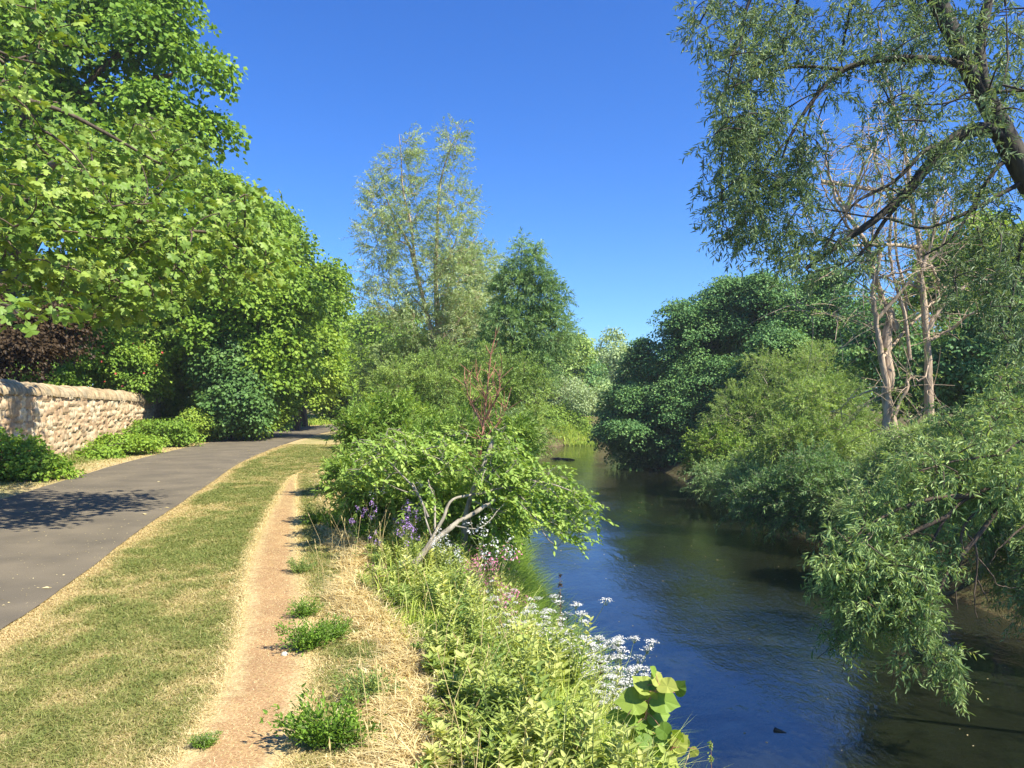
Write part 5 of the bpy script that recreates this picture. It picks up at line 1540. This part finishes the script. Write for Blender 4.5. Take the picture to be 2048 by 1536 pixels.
elm()
bush('tangled green shrub filling in around the leaning trunk of the young elm', 780, 8.9, [plobe(735, 1000, 9.3, 55, 45, .4), plobe(960, 1045, 8.8, 60, 55, .4), plobe(880, 1020, 9.2, 60, 50, .4), plobe(700, 955, 10, 45, 35, .4), plobe(800, 1000, 9.4, 50, 45, .4), plobe(1010, 1000, 9.2, 45, 45, .3)],
     950, 'elm', 91, length=.26, trunk_r=.02, group=None, inner=.3, gap=.2)


bush('loose green scrub rising behind the young elm towards the tall willows', 860, 12.8, [plobe(730, 865, 13, 42, 42, .5), plobe(795, 825, 13.4, 48, 50, .6), plobe(880, 835, 13.2, 52, 52, .6), plobe(950, 850, 13, 48, 52, .6), plobe(1025, 895, 12.6, 42, 46, .5), plobe(840, 900, 12.5, 60, 40, .5)],
     1250, 'elm', 92, length=.34, trunk_r=.03, group=None, inner=.3, gap=.25, rag=8)


def drift():
    rng = np.random.default_rng(7)
    mb = MB(); n = 150
    y = 7 + 22 * rng.uniform(0, 1, n) ** 1.4; x = wl(y) + .3 + (wr(y) - wl(y) - .8) * rng.uniform(0, 1, n)
    scatter(mb, T_OVAL, np.stack([x, y, np.full(n, WATER + .004)], 1), rng.normal(size=(n, 3)) * [1, 1, 0], np.array([0, 0, 1.]) + rng.normal(size=(n, 3)) * .08, rng.uniform(.015, .05, n), rng.uniform(.01, .02, n), rng.uniform(.3, 1, n))
    tag(mb.build('floating_leaves', M['straw']), kind='stuff')


drift()

# ------------------------------------------------------------------ poplar sapling with big leaves, lower right
def poplar(name, label, stems, leaves, base, grp=None):
    t = empty(name, base); tag(t, label, 'sapling', grp)
    sb, lb = MB(), MB()
    rng = np.random.default_rng(int(abs(base[0]) * 1000))
    for pts, a, b in stems:
        limb(sb, pts, a, b, 7, 6)
    leaves = leaves + [(q[0] + rng.normal(size=3) * [.05, .05, .04], q[1], q[2] * .7, q[3] + rng.normal() * .8, q[4], rng.uniform(0, 1)) for q in leaves[::1]]
    for (p, root_, L, ang, tilt, v) in leaves:
        p = np.array(p); s = np.array(root_)
        limb(sb, [s, (s + p) / 2 + [0, 0, .006], p], .0022, .0016, 5, 3)
        d = np.array([cos(ang), rng.normal() * .5 - .1, sin(ang) - .25])
        nr = np.array([.15 + rng.normal() * .25, -.75 * tilt - .2, .75])
        scatter(lb, T_HEART, p[None], d[None], nr[None], L * .95, L * .86, v)
    rebase(sb, base).build('stem', M['redstem'], t, True); rebase(lb, base).build('leaves', M['poplar'], t)


Yp = 4.1
def wp(px, py, dy=0): return W(px, py, Yp + dy)
bx = wp(1275, 1536)[0]
base = np.array([bx, Yp, float(gz(bx, Yp)) - .03])
# leaf blade base point, stem point, length, direction angle in the picture plane, tilt, shade
S = [([base, wp(1272, 1600), wp(1278, 1510), wp(1290, 1440), wp(1298, 1400), wp(1318, 1372)], .007, .003), ([wp(1280, 1600), wp(1318, 1536), wp(1345, 1495)], .005, .003)]
LV = [(wp(1290, 1402), wp(1298, 1405), .165, 2.95, .7, .6), (wp(1305, 1395), wp(1308, 1388), .15, .08, .9, .45), (wp(1302, 1383), wp(1308, 1385), .13, 2.3, .8, .8), (wp(1320, 1368), wp(1318, 1372), .11, .25, .5, 1.), (wp(1318, 1368), wp(1318, 1372), .085, 1.9, .4, 1.),
      (wp(1293, 1440), wp(1294, 1425), .15, 2.7, .9, .35), (wp(1296, 1430), wp(1295, 1425), .14, .15, 1., .5), (wp(1290, 1440), wp(1292, 1435), .12, -.35, .8, .4), (wp(1284, 1465), wp(1287, 1455), .14, 3.6, 1., .3), (wp(1288, 1468), wp(1286, 1462), .12, -.5, .8, .8),
      (wp(1276, 1490), wp(1281, 1490), .13, 2.8, .9, .7), (wp(1284, 1495), wp(1281, 1490), .14, -.3, .9, .6), (wp(1270, 1520), wp(1278, 1510), .15, 3.0, 1., .75), (wp(1286, 1525), wp(1278, 1515), .15, -.1, .9, .7), (wp(1272, 1545), wp(1276, 1545), .15, 2.6, .9, .5),
      (wp(1342, 1500), wp(1340, 1502), .12, .9, .7, .9), (wp(1345, 1498), wp(1345, 1495), .11, .1, .6, 1.), (wp(1335, 1505), wp(1338, 1505), .12, 2.4, .9, .7), (wp(1330, 1520), wp(1330, 1520), .13, -.4, .9, .8), (wp(1318, 1530), wp(1322, 1530), .13, 2.9, .9, .6), (wp(1295, 1545), wp(1300, 1560), .14, .3, .9, .5), (wp(1350, 1490), wp(1345, 1495), .08, 1.4, .5, 1.), (wp(1262, 1500), wp(1276, 1515), .13, 2.6, .9, .6), (wp(1250, 1530), wp(1270, 1540), .13, 2.2, .8, .8), (wp(1310, 1515), wp(1318, 1530), .12, 1.9, .8, .8)]
poplar('poplar_sapling', 'poplar sapling with large bright rounded leaves on a reddish stem at the bottom', S, LV, base)

# a lone seeding dock stalk rising by the water
def dock(px, py, Yd, label, seed):
    rng = np.random.default_rng(seed)
    p = W(px, py, Yd); b = np.array([p[0] - .05, Yd, float(gz(p[0] - .05, Yd)) - .02])
    t = empty('dock_plant', b); tag(t, label, 'plant')
    sb, fb = MB(), MB()
    c, _ = limb(sb, [b, (b + p) / 2 + [.03, 0, 0], p], .004, .0015, 5, 8)
    c = c[len(c) // 2:]
    k = 260; q = rng.integers(0, len(c), k)
    scatter(fb, T_RHOMB, c[q] + rng.normal(size=(k, 3)) * .015 * (1.4 - q / len(c))[:, None], rng.normal(size=(k, 3)), rng.normal(size=(k, 3)), .014, .010, rng.uniform(0, 1, k))
    rebase(sb, b).build('stem', M['redstem'], t); rebase(fb, b).build('flower_head', M['copper'] if seed % 2 else M['herb'], t)
dock(1120, 1150, 7.0, 'thin rusty dock stalk rising above the cow parsley against the water', 1)
dock(1422, 1490, 4.6, 'single green seed spike standing alone at the bottom edge over the water', 2)
dock(1200, 1330, 5.5, 'rusty dock stalk between the cow parsley and the poplar sapling', 3)

# snag in the far water, submerged log in the near water
def snag():
    rng = np.random.default_rng(3)
    p = W(1120, 918, 1); dd = (p - EYE); q = EYE + dd * ((WATER - 1.6) / dd[2])
    t = empty('floating_branch', (q[0], q[1], WATER)); tag(t, 'dark snagged branch breaking the water near the far bend', 'branch')
    mb = MB()
    limb(mb, [q + [-.55, .1, -.03], q + [-.2, 0, .05], q + [.2, .05, .03], q + [.6, -.1, -.02]], .07, .04, 6, 4, .05, rng=rng)
    limb(mb, [q + [.1, -.6, -.03], q + [.5, -.8, .05], q + [.95, -.8, -.02]], .06, .03, 6, 4, .05, rng=rng)
    limb(mb, [q + [-.2, 0, .02], q + [-.3, -.2, .1], q + [-.5, -.3, .12]], .03, .01, 5, 4, .03, rng=rng)
    rebase(mb, q * [1, 1, 0] + [0, 0, WATER]).build('wood', M['barkdark'], t, True)
    def wz(px, py, z):
        d = W(px, py, 1) - EYE; return EYE + d * ((z - 1.6) / d[2])
    a, b = wz(1548, 1460, -2.0), wz(1700, 1520, -2.12)
    t = empty('sunken_log', a * [1, 1, 0] + [0, 0, -2.1]); tag(t, 'dark waterlogged branch just under the surface in the near water', 'log')
    mb = MB()
    limb(mb, [a, (a + b) / 2 + [0, 0, -.01], b, b + (b - a) * .4 + [0, 0, -.1]], .03, .05, 6, 6, .03, rng=rng)
    rebase(mb, a * [1, 1, 0] + [0, 0, -2.1]).build('wood', M['barkdark'], t, True)
    # gravel spit at the bend
    a = W(1120, 889, 1) - EYE; g = EYE + a * ((WATER - 1.6) / a[2])
    gm, nt, b_ = mat('gravel'); n = nt.nodes.new('ShaderNodeTexNoise'); n.inputs['Scale'].default_value = 25
    r = ramp(nt, [(.3, .22, .12), (.6, .48, .3)], [.35, .65]); nt.links.new(n.outputs['Fac'], r.inputs[0]); nt.links.new(r.outputs[0], b_.inputs['Base Color'])
    mb = MB(); k = 26
    th = np.linspace(0, 2 * pi, k, endpoint=False)
    rr = 1 + .25 * vnoise(np.cos(th) * 2 + 5, np.sin(th) * 2 + 5, 2)
    V = [(g[0], g[1] + .6, WATER + .10)] + [(g[0] + cos(x) * 1.7 * r_ * .55, g[1] + .6 + sin(x) * 1.1 * r_ * .55, WATER + .07) for x, r_ in zip(th, rr)] + [(g[0] + cos(x) * 1.9 * r_, g[1] + .6 + sin(x) * 1.2 * r_, WATER - .08) for x, r_ in zip(th, rr)]
    f = [(0, 1 + i, 1 + (i + 1) % k) for i in range(k)]
    for i in range(k):
        a1, b1 = 1 + i, 1 + (i + 1) % k
        f += [(a1, a1 + k, b1 + k), (a1, b1 + k, b1)]
    mb.add(V, f)
    tag(mb.build('gravel_bank', gm, smooth=True), kind='structure')
snag()

# the day moon
def moon():
    d = unit(W(1374, 82, 1) - EYE); p = EYE + d * 1500
    mb = MB(); nu, nv = 32, 17; V = []
    for i in range(nv):
        for j in range(nu):
            a, b = 2 * pi * j / nu, pi * i / (nv - 1); V.append((cos(a) * sin(b), sin(a) * sin(b), cos(b)))
    f = []
    for i in range(nv - 1):
        for j in range(nu):
            a, b = i * nu + j, i * nu + (j + 1) % nu; f += [(a, b, b + nu), (a, b + nu, a + nu)]
    mb.add(np.array(V) * 8.0, f)
    m, nt, b = mat('moon_dust'); 
    n = nt.nodes.new('ShaderNodeTexNoise'); n.inputs['Scale'].default_value = .25
    r = ramp(nt, [(.10, .14, .2), (.2, .24, .3)], [.4, .6]); nt.links.new(n.outputs['Fac'], r.inputs[0]); nt.links.new(r.outputs[0], b.inputs['Base Color']); b.inputs['Roughness'].default_value = 1
    tp = nt.nodes.new('ShaderNodeBsdfTransparent'); ms = nt.nodes.new('ShaderNodeMixShader'); ms.inputs[0].default_value = .62
    nt.links.new(b.outputs[0], ms.inputs[1]); nt.links.new(tp.outputs[0], ms.inputs[2]); nt.links.new(ms.outputs[0], nt.nodes['Material Output'].inputs['Surface'])
    o = mb.build('moon', m, smooth=True); o.location = p
    tag(o, 'faint pale daytime moon in the blue sky beside the willow foliage', 'moon')
moon()

# ------------------------------------------------------------------ summer air
mb = MB()
V = [(x, y, z) for x in (-130, 130) for y in (-12, 145) for z in (-8, 24)]
mb.add(V, [(0, 1, 3), (0, 3, 2), (4, 6, 7), (4, 7, 5), (0, 4, 5), (0, 5, 1), (2, 3, 7), (2, 7, 6), (0, 2, 6), (0, 6, 4), (1, 5, 7), (1, 7, 3)])
m, nt, b = mat('summer_haze')
nt.nodes.remove(b)
pv = nt.nodes.new('ShaderNodeVolumePrincipled'); pv.inputs['Color'].default_value = (.86, .93, 1, 1); pv.inputs['Density'].default_value = .0006; pv.inputs['Anisotropy'].default_value = .2
nt.links.new(pv.outputs[0], nt.nodes['Material Output'].inputs['Volume'])
tag(mb.build('haze', m), kind='stuff')
